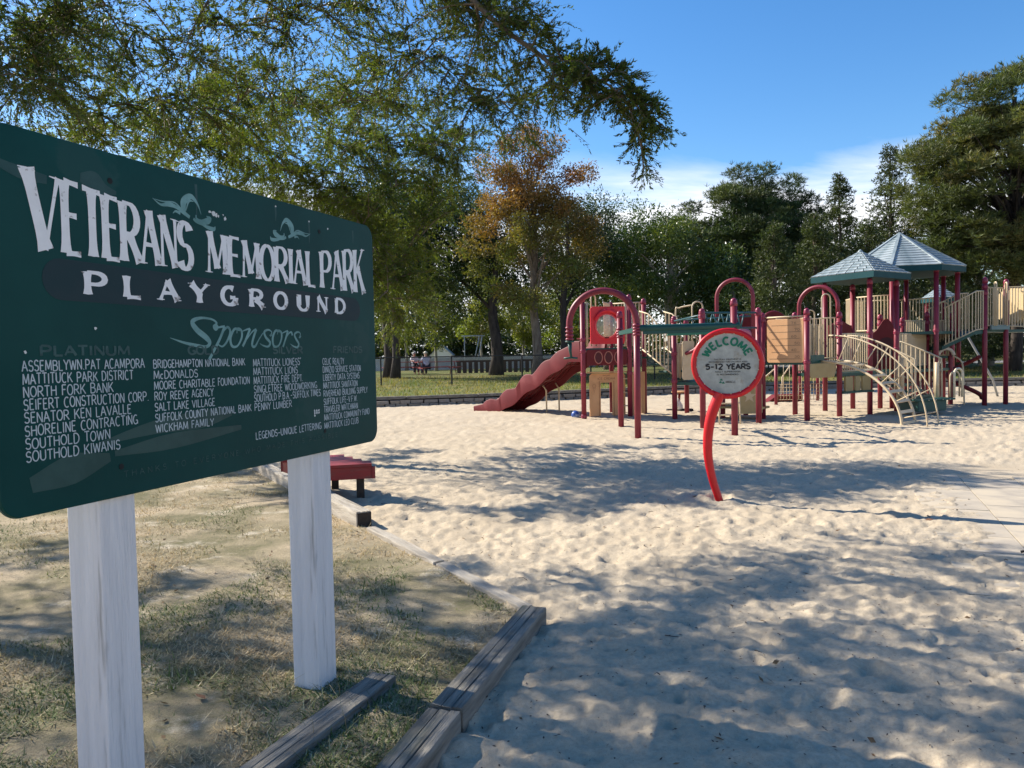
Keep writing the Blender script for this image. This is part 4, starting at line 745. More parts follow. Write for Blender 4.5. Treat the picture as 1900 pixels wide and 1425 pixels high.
# roof 1: square, shingled
def roof(c, corners, zE, zA, lab, rows, nsh, eave=.15, cap=True, plank=False):
    C_ = Vector((*c, zA)); n = len(corners); Q = [Vector((x, y, zE)) for x, y in corners]; b = MB()
    V = [C_]+Q+[q-up*eave for q in Q]; F = [(0, 1+k, 1+(k+1) % n) for k in range(n)]+[(1+k, 1+n+k, 1+n+(k+1) % n, 1+(k+1) % n) for k in range(n)]+[tuple(1+n+k for k in range(n))]; b.add(V, F); ro = b.build('roof', M_eave, ps_); ro['label'] = lab
    for k in range(n):
        a, e = Q[k], Q[(k+1) % n]; nn = (e-a).cross(C_-a).normalized(); nn = nn if nn.z > 0 else -nn
        for r in range(rows):
            t0, t1 = r/rows*.97, (r+1.12)/rows*.97; t1 = min(t1, .97)
            if plank: cells = [(0, 1)]
            else:
                m = max(1, round(nsh*(1-t0))); sh = .5 if r % 2 else 0; ed = sorted(set([0, 1]+[(i+sh)/m for i in range(m+1) if 0 < (i+sh)/m < 1])); cells = list(zip(ed[:-1], ed[1:]))
            for u0, u1 in cells:
                g = .0 if plank else .030; L0 = (e-a).length*(1-t0); g /= max(L0, .1)
                def pt(u, t): return a+(e-a)*(t*.5*1+(1-t)*0)+(C_-(a+e)/2)*t+(e-a)*((1-t)*u) if False else (a+(e-a)*u)*(1-t)+C_*t
                p = [pt(u0+g*.5, t0), pt(u1-g*.5, t0), pt(u1-g*.5, t1), pt(u0+g*.5, t1)]
                lo_ = nn*(.026 if not plank else .022); hi_ = nn*.006; b = MB(); b.add([p[0]+nn*.001, p[1]+nn*.001, p[2]+nn*.001, p[3]+nn*.001, p[0]+lo_, p[1]+lo_, p[2]+hi_, p[3]+hi_], [(0, 3, 2, 1), (4, 5, 6, 7), (0, 1, 5, 4), (1, 2, 6, 5), (2, 3, 7, 6), (3, 0, 4, 7)]); b.build('shingle', M_shin, ro)
    if plank:
        for q in Q: b = MB(); b.beam(q+up*.02, C_+up*.015, .075, .045); b.build('ridge_strip', M_shin, ro)
    b = MB(); b.lathe([(.10, -.05), (.05, .02), (.01, .05)], C_, n if plank else 4); b.build('roof_cap', M_shin, ro)
    return ro
cR = ((N1[0]+Q1[0]+R1[0]+T1[0])/4, (N1[1]+Q1[1]+R1[1]+T1[1])/4); ex_ = 1.40
roof(cR, [(cR[0]+(p[0]-cR[0])*ex_, cR[1]+(p[1]-cR[1])*ex_) for p in (N1, Q1, R1, T1)], 3.56, 4.20, 'smaller square teal roof with staggered shingles', 8, 7)
c8 = (11.22, 22.25); oc = [(c8[0]+1.66*math.cos(R_(-34-45*k)), c8[1]+1.66*math.sin(R_(-34-45*k))) for k in range(8)]
roof(c8, oc, 3.86, 4.92, 'larger eight-sided teal roof with long boards', 13, 1, plank=True)
op = [(c8[0]+1.45*math.cos(R_(-34-45*k)), c8[1]+1.45*math.sin(R_(-34-45*k))) for k in range(8)]
for k in (1, 2, 6, 7): post(*op[k], 3.84, (2.1,))
post(*op[0], 3.84, (2.1,), zlo=1.9)
deck(op, 2.08); 
for k in range(2, 7): barrier(op[k], op[(k+1) % 8], 2.15, 3.10)
# cones of the little cupola seen beyond the bridge
roof((15.3, 27.5), [(15.3+.62*math.cos(R_(45+90*k)), 27.5+.62*math.sin(R_(45+90*k))) for k in range(4)], 3.38, 3.80, 'far small teal roof beyond the bridge', 5, 4)
for k in range(4): post(15.3+.42*math.cos(R_(45+90*k)), 27.5+.42*math.sin(R_(45+90*k)), 3.28)
# --- transfer stair and platform
sA, sB = Vector((9.12, 19.28, 0)), Vector((9.74, 18.58, 0)); fA, fB = Vector((10.06, 19.92, 0)), Vector((10.74, 19.22, 0))
for a, c in ((sA, sB), (fA, fB)):
    b = MB(); d = (c-a); P = spline([a+up*1.80, a+d*.10+up*1.78, a+d*.9+up*1.42, a+d*1.0+up*1.30, a+d*1.01+up*.9, a+d*1.01+up*.45, a+d*.97+up*.36, a+d*.80+up*.36], 4); b.tube(P, .021, 8); b.tube([a+up*1.0, a+d*.80+up*.36], .018, 8); o = b.build('stair_handrail', M_beige, ps_)
    for k in range(9): t = (k+.5)/9; zt = 1.80-.42*t; zb = max(.36, 1.0-.8*t); share(bar(zt-zb, .0125, M_beige), 'baluster', o, a+d*t+up*zb)
for k in range(4): t = (k+.5)/4; q = (sA+fA)/2+((sB+fB)/2-(sA+fA)/2)*t*.9; b = MB(); b.box(q+up*(.92-.55*t), (.24, .95, .06), math.atan2((sB-sA).y, (sB-sA).x)); b.build('stair_tread', M_green, ps_, bevel=.01)
tpd = Vector((.95, .31, 0)).normalized(); q = Vector((9.70, 18.42, .36)); b = MB(); b.prism([(0, 0), (1.22, 0), (1.10, .80), (.10, .80)], q, tpd, Vector((-tpd.y, tpd.x, 0)), .05); b.prism([(.12, .06), (1.0, .06), (.95, .70), (.15, .70)], q-up*.26, tpd, Vector((-tpd.y, tpd.x, 0)), .26); o = b.build('transfer_platform', M_green, ps_, bevel=.012); o['label'] = 'low green transfer platform'
for k in range(5): b = MB(); p = q+tpd*(.15+.22*k)+up*.02-Vector((-tpd.y, tpd.x, 0))*.003; b.tube([p, p-Vector((-tpd.y, tpd.x, 0))*.012], .014, 6); b.build('bolt', M_beige, o)
for x, y, h in ((9.55, 19.0, 1.3), (9.62, 18.95, 1.42), (10.50, 19.0, 1.28)): b = MB(); b.tube([(x, y, .3), (x, y, h)], .045, 10); b.build('grab_post', M_beige, ps_)
o = loop(10.95, 18.85, .9, .3, .26, .42, 1.12, .03, pmat('pale_beige_plastic', (.62, .55, .40), rough=.5)); loop(10.98, 19.05, .9, .3, .30, .42, 1.05, .022)
# --- right-hand low decks
U2, U3 = (11.87, 21.98), (12.45, 21.81)
post(*U2, 2.66, (2.35, 1.9)); post(*U3, 2.60, (2.35, 2.1)); barrier(U2, U3, 1.42, 2.40, n=6); barrier((10.15, 20.2), U2, 1.15, 2.02); barrier(U0, U2, 1.5, 2.40)
loop(12.2, 21.75, 1, 0, .30, 1.4, 2.92, .022); deck([R1, T2, U0, (12.1, 22.6), U3, (11.0, 20.6)], 1.06); deck([U0, U2, U3, (12.5, 22.9), (11.2, 22.9)], 1.40)
for k in range(9): b = MB(); q = Vector((10.35+.22*k, 20.75+.12*k, .55)); b.box(q, (.17, .03, .95), R_(28)); b.build('climbing_slat', M_slide, ps_)
b = MB(); b.tube(spline([(12.45, 21.7, 1.4), (12.62, 21.6, 1.25), (12.66, 21.55, .9), (12.66, 21.5, -.1)], 5), .022, 8); b.build('slide_pole', M_beige, ps_)
b = MB(); b.tube(arc(Vector((12.2, 21.6, 1.38)), Vector((1, 0, 0)), up, .22, 10, 170, 12), .05, 8); b.build('tube_rim', pmat('cream_rim', (.6, .5, .4)), ps_)
b = MB(); P = [Vector((12.9+.42*math.cos(a), 21.9+.42*math.sin(a), 1.35-.20*a)) for a in np.linspace(0, 5.8, 26)]; b.tube(P, .06, 8); b.build('corkscrew_climber', M_slide, ps_)
# --- bridge and far landing
V1, W1 = (13.07, 21.25), (13.84, 21.54); post(*V1, 3.55, (3.28, 3.1, 2.16)); post(*W1, 3.51, (3.24, 2.16))
bs = Vector((11.95, 21.35, 0)); bm = Vector((12.72, 21.15, 0)); be_ = Vector((*V1, 0)); 
for off in (0, .85):
    o_ = Vector((.05, off, 0)); b = MB(); b.tube([bs+o_+up*2.72, bm+o_+up*3.16, be_+o_+up*3.17], .018, 8); b.tube([bs+o_+up*1.70, bm+o_+up*2.10, be_+o_+up*2.14], .018, 8); o = b.build('bridge_railing', M_beige if off == 0 else M_beige, ps_)
    for k in range(14):
        t = (k+.5)/14; x = bs.x+(be_.x-bs.x)*t; tt = (x-bs.x)/(bm.x-bs.x); q = bs.lerp(bm, tt) if tt < 1 else bm.lerp(be_, (x-bm.x)/(be_.x-bm.x)); zt = 2.72+.44*min(1, tt); zb = 1.70+.40*min(1, tt); share(bar(zt-zb, .0125, M_beige), 'baluster', o, q+o_+up*zb)
b = MB(); V = [bs+up*1.66, bm+up*2.07, be_+up*2.10]; V = V+[p+Vector((0, .95, 0)) for p in V]; V = V+[p-up*.10 for p in V]; b.add(V, [(0, 1, 4, 3), (1, 2, 5, 4), (6, 9, 10, 7), (7, 10, 11, 8), (0, 6, 7, 1), (1, 7, 8, 2), (3, 4, 10, 9), (4, 5, 11, 10), (0, 3, 9, 6), (2, 8, 11, 5)]); b.build('bridge_deck', M_green, ps_)
deck([V1, W1, (13.6, 22.5), (12.9, 22.4)], 2.14, th=.10); b = MB(); b.beam((13.22, 21.22, 2.16), (13.88, 21.47, 2.16), .05, .12); b.build('deck_edge', pmat('grey_green_edge', (.16, .22, .21)), ps_)
barrier(V1, W1, 2.22, 3.26, n=7); E1 = (15.4, 22.05); barrier(W1, E1, 2.20, 3.28, 2.16, 3.32, n=14); deck([W1, E1, (15.2, 23.0), (13.7, 22.6)], 2.10); post(*E1, 3.5)
loop(13.30, 21.15, .2, 1, .14, 2.2, 3.4, .02); loop(13.72, 21.35, .2, 1, .14, 2.2, 3.4, .02)
b = MB(); b.tube([(14.25, 22.0, 2.78), (16.5, 22.8, 2.78)], .50, 20); o = b.build('crawl_tunnel', pmat('tan_tunnel', (.55, .40, .2), (.6, .45, .25)), ps_); o['label'] = 'tan crawl tunnel cut by the right edge'
b = MB(); b.tube([(14.15, 23.9, 2.0), (15.4, 24.6, .55), (15.8, 24.9, -.2)], .035, 8); b.build('diagonal_brace', M_grey, ps_)
b = MB(); b.tube([(12.9, 22.2, 1.2), (12.9, 22.2, 2.1)], .06); b.build('post', M_mar, ps_)
# --- low crawl step with two handrails behind the middle deck
cr = thing('crawl_climber', 'low maroon plastic crawl step with beige handrails behind the height chart', 'climber', (8.6, 24.4, 0))
b = MB(); b.prism([(0, 0), (.12, 0), (.42, .22), (1.25, .24), (1.25, .05), (.5, .02), (.42, .0)], (7.95, 24.3, .0), (1, 0, 0), up, -.5); b.build('crawl_body', M_slide, cr, bevel=.02)
for dy in (0, .55):
    b = MB(); b.tube([(7.9+dy*1.4, 24.1+dy, -.1), (7.9+dy*1.4, 24.1+dy, .78), (8.75+dy*.8, 24.3+dy, 1.42), (9.2, 24.3+dy, 1.5)], .022, 8); b.build('handrail', M_beige, cr)
b = MB(); b.tube([(9.15, 24.4, -.2), (9.15, 24.4, 1.6)], .05); b.tube([(9.7, 24.4, -.2), (9.7, 24.4, 1.6)], .05); b.build('support_post', M_mar, cr)
# net panels behind
nt_ = thing('net_panel', 'beige open grid panel hanging behind the middle posts', 'climbing net', (8.3, 23.0, 0)); b = MB()
for k in range(16): b.tube([(7.95+.09*k, 23.0, .16 if k % 3 else .16), (7.95+.09*k, 23.0, .62 if k % 2 else 1.25)], .009, 5)
for z in (.16, .28, .40, .52, .62): b.tube([(7.95, 23.0, z), (9.3, 23.0, z)], .009, 5)
b.build('grid', M_beige, nt_); 
for x in (7.90, 9.35): b = MB(); b.tube([(x, 23.0, -.2), (x, 23.0, 1.3)], .05); b.build('support_post', M_mar, nt_)
# small spring seat under the low deck
sp = thing('spring_seat', 'little tan-topped seat on a white and black spring base under the platform', 'play seat', (4.62, 21.2, 0))
b = MB(); b.lathe([(.20, 0), (.23, .02), (.20, .05)], (4.62, 21.2, .53), 16); b.build('seat', M_tan, sp); b = MB(); b.tube([(4.6, 21.2, .30), (4.62, 21.2, .54)], .035); b.build('stem', M_slide, sp)
b = MB(); b.lathe([(.14, 0), (.15, .10), (.08, .22), (.04, .30)], (4.56, 21.2, .08), 14); b.build('spring_cover', pmat('white_plastic', (.7, .72, .75)), sp); b = MB(); b.box((4.62, 21.2, .04), (.72, .2, .1)); b.build('base', M_black2, sp, bevel=.02)
# blue ball
b = MB(); n = 14; b.lathe([(.001+.11*math.sin(math.pi*k/n), -.11*math.cos(math.pi*k/n)) for k in range(n+1)], (1.62, 19.75, .10), 20); o = b.build('ball', pmat('blue_ball_rubber', (.03, .08, .30), (.25, .32, .5), 3, .4, lo=.48, hi=.52)); tag(o, 'small blue ball lying on the sand at the foot of the slide tower', 'ball')
# ------------------------------------------------------------------ red bench by the timber edge
M_benchred = pmat('dull_red_paint', (.24, .014, .016), (.19, .02, .02), 5, .5, .2, 40, stretch=(1, 1, 4), dirt=(.16, .05, .04), dscale=6)
bn_ = thing('low_bench', 'low square red bench on dark wooden legs behind the right sign post', 'bench', (-2.2, 9.3, 0))
c0 = Vector((-2.35, 8.85, 0)); eu = Vector((.73, .17, 0)); ev = Vector((-.62, .88, 0)); Lu, Lv = eu.length, ev.length; eu.normalize(); ev.normalize()
for k in range(4): b = MB(); q = c0+ev*(Lv*(k+.5)/4)+eu*(Lu/2); b.box(q+up*.425, (Lu, Lv/4-.008, .036), math.atan2(eu.y, eu.x)); b.build('seat_board', M_benchred, bn_, bevel=.004)
for a, c in ((c0, c0+eu*Lu), (c0+ev*Lv, c0+ev*Lv+eu*Lu), (c0, c0+ev*Lv), (c0+eu*Lu, c0+eu*Lu+ev*Lv)):
    b = MB(); cc = c0+eu*Lu/2+ev*Lv/2; i_ = (cc-(a+c)/2).normalized()*.03; b.beam(a+i_+up*.335, c+i_+up*.335, .036, .14); b.build('apron_board', M_benchred, bn_, bevel=.003)
for s, t in ((.13, .12), (.83, .14), (.15, .9), (.85, .9)): b = MB(); q = c0+eu*(Lu*s)+ev*(Lv*t); b.box(q+up*.10, (.09, .09, .55), math.atan2(eu.y, eu.x)); b.build('leg', M_timber_dark, bn_)
# ------------------------------------------------------------------ black chain link fence
M_chain = pmat('black_vinyl', (.012, .013, .014), rough=.5)
FX = [-14.8, 2.0, 12, 22, 34, 52]; FY = [33.0, 33.4, 37.5, 43.5, 48.5, 52]
fen = thing('chain_link_fence', 'black chain link fence crossing the lawn beyond the playground', 'fence', (-5.5, 33, .4))
def fy(x): return float(np.interp(x, FX, FY))
def lh(x, y): return float(lawnh(np.array(float(x)), np.array(float(y))))
x = -14.8; PX = []
while x < 52: PX.append(x); x += 3.05
pj = MB(); pj.lathe([(.035, -.3), (.035, 1.24), (.04, 1.25), (.02, 1.29)], (0, 0, 0), 10); fpm = bpy.data.meshes.new('fence_post'); fpm.from_pydata(pj.v, [], pj.f); fpm.materials.append(M_chain)
for x in PX: share(fpm, 'fence_post', fen, (x, fy(x), lh(x, fy(x))))
b = MB(); b.tube([(x, fy(x), lh(x, fy(x))+1.24) for x in PX], .024, 8); b.build('top_rail', M_chain, fen)
V = []; s_ = .075
xs_ = np.arange(PX[0], PX[-1]-1.2, s_); ys_ = np.interp(xs_, FX, FY); z0 = lawnh(xs_, ys_)+.04
for dr in (1, -1):
    xe = xs_+1.16*dr*.82; xe = np.clip(xe, PX[0], PX[-1]); ye = np.interp(xe, FX, FY); a = np.stack([xs_, ys_, z0], -1); c = np.stack([xe, ye, z0+1.16], -1); w = np.array([.0035, 0, 0]); V.append(np.stack([a-w, a+w, c+w, c-w], 1))
quadmesh('chain_mesh', np.concatenate(V), M_chain, fen, None, kind='stuff')
# ------------------------------------------------------------------ pale fence far off and dark benches before it
M_pale = pmat('pale_fence_paint', (.55, .56, .56), (.45, .46, .46), 2, .7); M_dk = pmat('dark_brown_wood', (.05, .035, .03), (.09, .06, .05), 5, .8)
ff = thing('pale_fence', 'long pale fence far behind the trees', 'fence', (0, 60, .5)); 
for k in range(20): x = -16+2.4*k; b = MB(); b.box((x+1.2, 60, 1.42), (2.38, .05, .16)); b.box((x+1.2, 60.03, .95), (2.38, .03, .78)); b.build('fence_panel', M_pale if k % 1 == 0 else M_pale, ff); b = MB(); b.box((x, 59.95, .95), (.1, .1, 1.3)); b.build('fence_post', M_pale, ff)
for x, y, n, lab in ((-3.5, 48.5, 7, 'row of dark upright posts left of the oak trunk'), (-1.0, 48.5, 10, 'row of dark upright posts right of the oak trunk')):
    rk = thing('log_barrier', lab, 'barrier', (x, y, .5)); b = MB(); b.beam((x, y, 1.28), (x+.36*n, y, 1.28), .12, .12); b.build('rail', M_dk, rk)
    for k in range(n): b = MB(); b.box((x+.18+.36*k, y, .75), (.24, .14, 1.1)); b.build('upright', M_dk, rk)
# ------------------------------------------------------------------ picnic tables
M_tab = pmat('maroon_table_paint', (.24, .04, .045), (.30, .07, .07), 4, .55)
def table(x, y, rz, L, label):
    z = lh(x, y); t = thing('picnic_table', label, 'picnic table', (x, y, z), 'picnic tables on the lawn'); Rz = Matrix.Rotation(rz, 3, 'Z'); o_ = Vector((x, y, z))
    def tf(p): return o_+Rz @ Vector(p)
    for k in range(5): b = MB(); b.box(tf((0, -.30+.15*k, .76)), (L, .14, .04), rz); b.build('tabletop_board', M_tab, t)
    for sy in (-1, 1):
        for k in (0, 1): b = MB(); b.box(tf((0, sy*(.62+.15*k), .45)), (L, .14, .04), rz); b.build('seat_board', M_tab, t)
    for sx in (-1, 1):
        for sy in (-1, 1): b = MB(); b.beam(tf((sx*(L/2-.3), sy*.22, .76)), tf((sx*(L/2-.3), sy*.58, -.1)), .09, .045, up=(1, 0, .01)); b.build('leg', M_tab, t)
        b = MB(); b.beam(tf((sx*(L/2-.3), -.78, .41)), tf((sx*(L/2-.3), .78, .41)), .045, .09); b.build('cross_brace', M_tab, t)
    return t
table(-4.45, 46, R_(24), 2.6, 'nearer maroon picnic table where the person in the pale shirt sits')
table(-6.6, 47.6, R_(30), 2.4, 'maroon picnic table farther left on the lawn, behind the first')
def human(name, base, rz, joints, label, shirt, trous, hair, extra=None):
    """one skinned body, posed by its joints; shirt, trousers and hair as thin shells over it"""
    t = thing(name, label, 'person', base); Rz = Matrix.Rotation(rz, 3, 'Z'); J = {k: Vector(base)+Rz @ Vector(v) for k, v in joints.items()}
    skin = pmat('skin', (.52, .31, .22), rough=.5)
    def chain(nm, E, rad, mat):
        ks = []; [ks.append(k) for e in E for k in e if k not in ks]; c = Vector(base); me = bpy.data.meshes.new(nm); me.from_pydata([J[k]-c for k in ks], [(ks.index(a), ks.index(b)) for a, b in E], []); o = bpy.data.objects.new(nm, me); put(o, nm, t, c)
        o.modifiers.new('skin', 'SKIN'); 
        for i, k in enumerate(ks): me.skin_vertices[0].data[i].radius = (rad[k], rad[k])
        me.skin_vertices[0].data[0].use_root = True; s = o.modifiers.new('sub', 'SUBSURF'); s.levels = s.render_levels = 2; me.materials.append(mat); return o
    r = dict(pel=.14, wai=.13, che=.15, nec=.06, hea=.095, cro=.08, shl=.07, shr=.07, ell=.045, elr=.045, wrl=.03, wrr=.03, hal=.035, har=.035, hil=.09, hir=.09, knl=.07, knr=.07, anl=.045, anr=.045, fol=.04, for_=.04)
    body = [('pel', 'wai'), ('wai', 'che'), ('che', 'nec'), ('nec', 'hea'), ('hea', 'cro')]+[('che', 'shl'), ('shl', 'ell'), ('ell', 'wrl'), ('wrl', 'hal'), ('che', 'shr'), ('shr', 'elr'), ('elr', 'wrr'), ('wrr', 'har'), ('pel', 'hil'), ('hil', 'knl'), ('knl', 'anl'), ('anl', 'fol'), ('pel', 'hir'), ('hir', 'knr'), ('knr', 'anr'), ('anr', 'for_')]
    chain('body', body, r, skin); r2_ = {k: v*1.22+.01 for k, v in r.items()}; r2_['nec'] = .07
    chain('shirt', [('pel', 'wai'), ('wai', 'che'), ('che', 'shl'), ('shl', 'ell'), ('che', 'shr'), ('shr', 'elr')], r2_, shirt)
    chain('trousers', [('pel', 'hil'), ('hil', 'knl'), ('knl', 'anl'), ('pel', 'hir'), ('hir', 'knr'), ('knr', 'anr')], r2_, trous)
    h = J['cro']+up*.03; b = MB(); n = 8; b.lathe([(.002+.115*math.sin(math.pi*k/n/1.6), .10*math.cos(math.pi*k/n/1.6)) for k in range(n, -1, -1)], h, 12); b.build('hair' if not extra else 'cap', hair, t)
    return t
SIT = dict(pel=(0, 0, .52), wai=(0, .02, .72), che=(0, .03, .95), nec=(0, .05, 1.10), hea=(0, .07, 1.20), cro=(0, .07, 1.28), shl=(-.18, .03, 1.02), shr=(.18, .03, 1.02), ell=(-.24, .16, .84), elr=(.24, .16, .84), wrl=(-.16, .36, .82), wrr=(.14, .36, .82), hal=(-.12, .44, .82), har=(.10, .44, .82), hil=(-.10, .04, .52), hir=(.10, .04, .52), knl=(-.13, .44, .52), knr=(.13, .44, .52), anl=(-.13, .46, .08), anr=(.13, .46, .08), fol=(-.13, .60, .05), for_=(.13, .60, .05))
M_jean = pmat('dark_trousers', (.03, .035, .06), rough=.8)
zt_ = lh(-5.0, 45.4)
human('person', (-5.02, 45.25, zt_), R_(24), SIT, 'person in a pale lavender shirt and light cap seated at the picnic table', pmat('lavender_cloth', (.55, .55, .72), rough=.8), M_jean, pmat('cream_cap', (.62, .58, .48)), True)
human('person', (-6.15, 48.55, zt_), R_(24+180), SIT, 'small distant person in white seated at the farther picnic table', pmat('white_cloth', (.72, .72, .74), rough=.8), M_jean, pmat('grey_hair', (.35, .33, .3)))
# white tent-like shed and a swing frame far off
sh = thing('distant_shed', 'small bright white peaked shed far off between the trunks', 'shed', (-8.6, 66, .5)); b = MB(); b.prism([(-.9, 0), (.9, 0), (.9, 1.2), (0, 2.0), (-.9, 1.2)], (-6.0, 66, .5), (1, 0, 0), up, -2.4); b.build('wall', pmat('white_siding', (.78, .79, .78)), sh)
b = MB(); b.beam((-7.0, 67.2, 1.66), (-6.0, 67.2, 2.56), 2.7, .06, up=(0, 0, 1)); b.beam((-6.0, 67.2, 2.56), (-5.0, 67.2, 1.66), 2.7, .06); b.build('roof', M_pale, sh)
sw = thing('swing_frame', 'thin pale metal swing frame far off left of the oak trunk', 'swing frame', (-3, 56, .5)); b = MB(); b.tube([(-3.6, 56, 3.05), (-1.9, 56, 3.05)], .04, 8); b.build('top_bar', M_pale, sw)
for a, c in ((-3.4, -3.4), (-2.3, -2.9), (-2.1, -2.6)): b = MB(); b.tube([(a, 56, 3.05), (c, 56, .4)], .035, 6); b.build('leg', M_pale, sw)
# ------------------------------------------------------------------ overhead wires on poles standing outside the view
M_wire = pmat('black_wire', (.01, .01, .01)); M_pole = pmat('pole_wood', (.10, .075, .05), rough=.9)
for k, (y, zl, zr) in enumerate(((52, 6.7, 7.1), (52, 7.25, 7.4))):
    b = MB(); b.tube([(-34+94*t/24, y+.6*k, zl+(zr-zl)*t/24-1.2*(1-(2*t/24-1)**2)*.6) for t in range(25)], .018, 5); o = b.build('utility_wire', M_wire); tag(o, ('lower' if k == 0 else 'upper')+' of two thin black wires crossing in front of the far trees', 'wire', 'wires strung across the trees')
for x in (-34, 60): b = MB(); b.tube([(x, 52.3, -.2), (x, 52.3, 9)], [.16, .11], 10); b.box((x, 52.3, 7.3), (.1, 1.8, .1)); o = b.build('utility_pole', M_pole); tag(o, 'wooden utility pole '+('left' if x < 0 else 'right')+' of the view carrying the wires', 'utility pole')
# ------------------------------------------------------------------ foliage
M_bark = pmat('grey_brown_bark', (.10, .075, .055), (.20, .165, .13), 9, .9, 1.0, 22, 8, .2, stretch=(1, 1, .25)); M_barkd = pmat('dark_bark', (.030, .025, .022), (.075, .06, .05), 6, .9, 1.0, 16, 8, .2, stretch=(1, 1, .25)); M_barkl = pmat('pale_bark', (.20, .18, .15), (.33, .30, .25), 5, .9, .8, 14, 8, .2, stretch=(1, 1, .3))
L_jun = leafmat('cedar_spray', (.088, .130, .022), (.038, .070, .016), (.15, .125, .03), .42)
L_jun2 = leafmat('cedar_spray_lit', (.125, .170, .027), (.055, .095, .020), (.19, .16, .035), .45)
L_oak = leafmat('oak_leaf', (.019, .037, .011), (.038, .068, .017), (.07, .09, .03), .18, .45)
L_map = leafmat('turning_leaf', (.095, .13, .030), (.195, .115, .038), (.27, .088, .033), .38, .5)
L_bro = leafmat('glossy_leaf', (.036, .066, .018), (.064, .105, .024), (.15, .18, .04), .24, .35)
L_pin = leafmat('pine_needle', (.034, .064, .022), (.062, .092, .028), (.10, .11, .04), .2, .55)
L_pin2 = leafmat('pine_needle_olive', (.065, .095, .028), (.095, .115, .035), (.16, .13, .05), .25, .55)
L_ced = leafmat('young_cedar', (.038, .058, .018), (.06, .08, .024), (.085, .105, .035), .2)
L_far = leafmat('far_leaf', (.10, .14, .03), (.15, .19, .04), (.20, .16, .05), .45)
def unit(n): v = rng.normal(0, 1, (n, 3)); return v/np.linalg.norm(v, axis=1)[:, None]
def kites(P, D, ln, wd, up_bias=0):
    n = len(P); r = unit(n); r[:, 2] += up_bias; s = np.cross(D, r); s /= np.linalg.norm(s, axis=1)[:, None]+1e-9; ln = np.asarray(ln).reshape(-1, 1); wd = np.asarray(wd).reshape(-1, 1)
    return np.stack([P, P+D*ln*.45+s*wd*.5, P+D*ln, P+D*ln*.45-s*wd*.5], 1)
def crown(name, t, PC, PRr, n, ln, wd, mat, flat=1.0, huef=None, upb=.3, shell=.5, tuft=0):
    PC = np.array(PC); PRr = np.array(PRr); w = PRr**2; w = w/w.sum(); i = rng.choice(len(PC), n if not tuft else n//tuft, p=w)
    u = unit(len(i)); r = (shell+(1-shell)*rng.uniform(0, 1, len(i))**.6)*rng.uniform(.6, 1.15, len(i)); o = u*r[:, None]*PRr[i][:, None]; o[:, 2] *= flat; P = PC[i]+o
    pt_ = rng.uniform(0, 1, (len(PC), 3)); tt = np.clip(pt_[i]*.75+rng.uniform(0, .45, (len(i), 3))-.1, 0, 1)
    if huef is not None: tt = huef(P, tt, i)
    else: tt[:, 1] = tt[:, 1]**3*.8
    if tuft:
        P = np.repeat(P, tuft, 0); D = unit(len(P)); D[:, 2] = np.abs(D[:, 2])*.9+upb*.3; tt = np.repeat(tt, tuft, 0); u = np.repeat(u, tuft, 0); D = D+u*.5
    else: D = unit(len(P))+u*.6
    D /= np.linalg.norm(D, axis=1)[:, None]; V = kites(P, D, ln*rng.uniform(.6, 1.3, len(P)), wd*rng.uniform(.6, 1.3, len(P))*1.15, upb)[:, (0, 1, 2)] if not tuft else kites(P, D, ln*rng.uniform(.6, 1.3, len(P)), wd*rng.uniform(.6, 1.3, len(P))*1.6, upb)[:, (0, 1, 2)]
    return quadmesh('crown', V, mat, t, tt, kind='stuff')
def limbs(b, base, H, r, tips, lean=(0, 0), z0f=.35, seg=7):
    base = Vector(base); tp = base+Vector((lean[0], lean[1], H)); n = 9
    tr = [base+(tp-base)*(k/n)+Vector((math.sin(k*1.3)*r*.35, math.cos(k*1.7)*r*.35, 0)) for k in range(n+1)]; tr[0].z -= .3
    b.tube(tr, [r*(1.35 if k == 0 else 1)*(1-.82*(k/n)**1.1) for k in range(n+1)], 10)
    for tip in tips:
        tip = Vector(tip); h = max(.12, min(.93, (tip.z-base.z)/H*random.uniform(.55, .85))); h = max(h, z0f*random.uniform(.8, 1.1)); s = base+(tp-base)*h; m = s.lerp(tip, .5)+Vector((0, 0, (tip-s).length*.10)); rr_ = r*.38*(1-h*.6)
        b.tube(spline([s, m, tip], 4), [rr_*(1-.8*k/8) for k in range(9)], seg)
def tree(name, label, x, y, H, r, lean=(0, 0), bark=None, puffs=(), leaf=None, n=15000, ln=.18, wd=.11, flat=.85, huef=None, group=None, tuft=0, z=None, upb=.3, shell=.5, nl=14, z0f=.35, cat='tree'):
    z = lh(x, y) if z is None else z; t = thing(name, label, cat, (x, y, z), group); b = MB(); C = [p[:3] for p in puffs]; Rr_ = [p[3] for p in puffs]
    idx = list(range(len(C))); random.shuffle(idx); limbs(b, (x, y, z), H, r, [C[i] for i in idx[:nl]], lean, z0f); b.build('trunk', bark or M_bark, t)
    crown('crown', t, C, Rr_, n, ln, wd, leaf, flat, huef, upb, shell, tuft); return t
def ellp(cx, cy, cz, rx, ry, rz, n, pr, lo=.45, top=None):
    """puffs scattered through an ellipsoid, thickest near its skin"""
    o = []; 
    while len(o) < n:
        v = Vector((random.gauss(0, 1), random.gauss(0, 1), random.gauss(0, 1))).normalized()*random.uniform(lo, .95)
        if v.z < -.75: continue
        o.append((cx+v.x*rx, cy+v.y*ry, cz+v.z*rz, pr*random.uniform(.65, 1.3)))
    return o
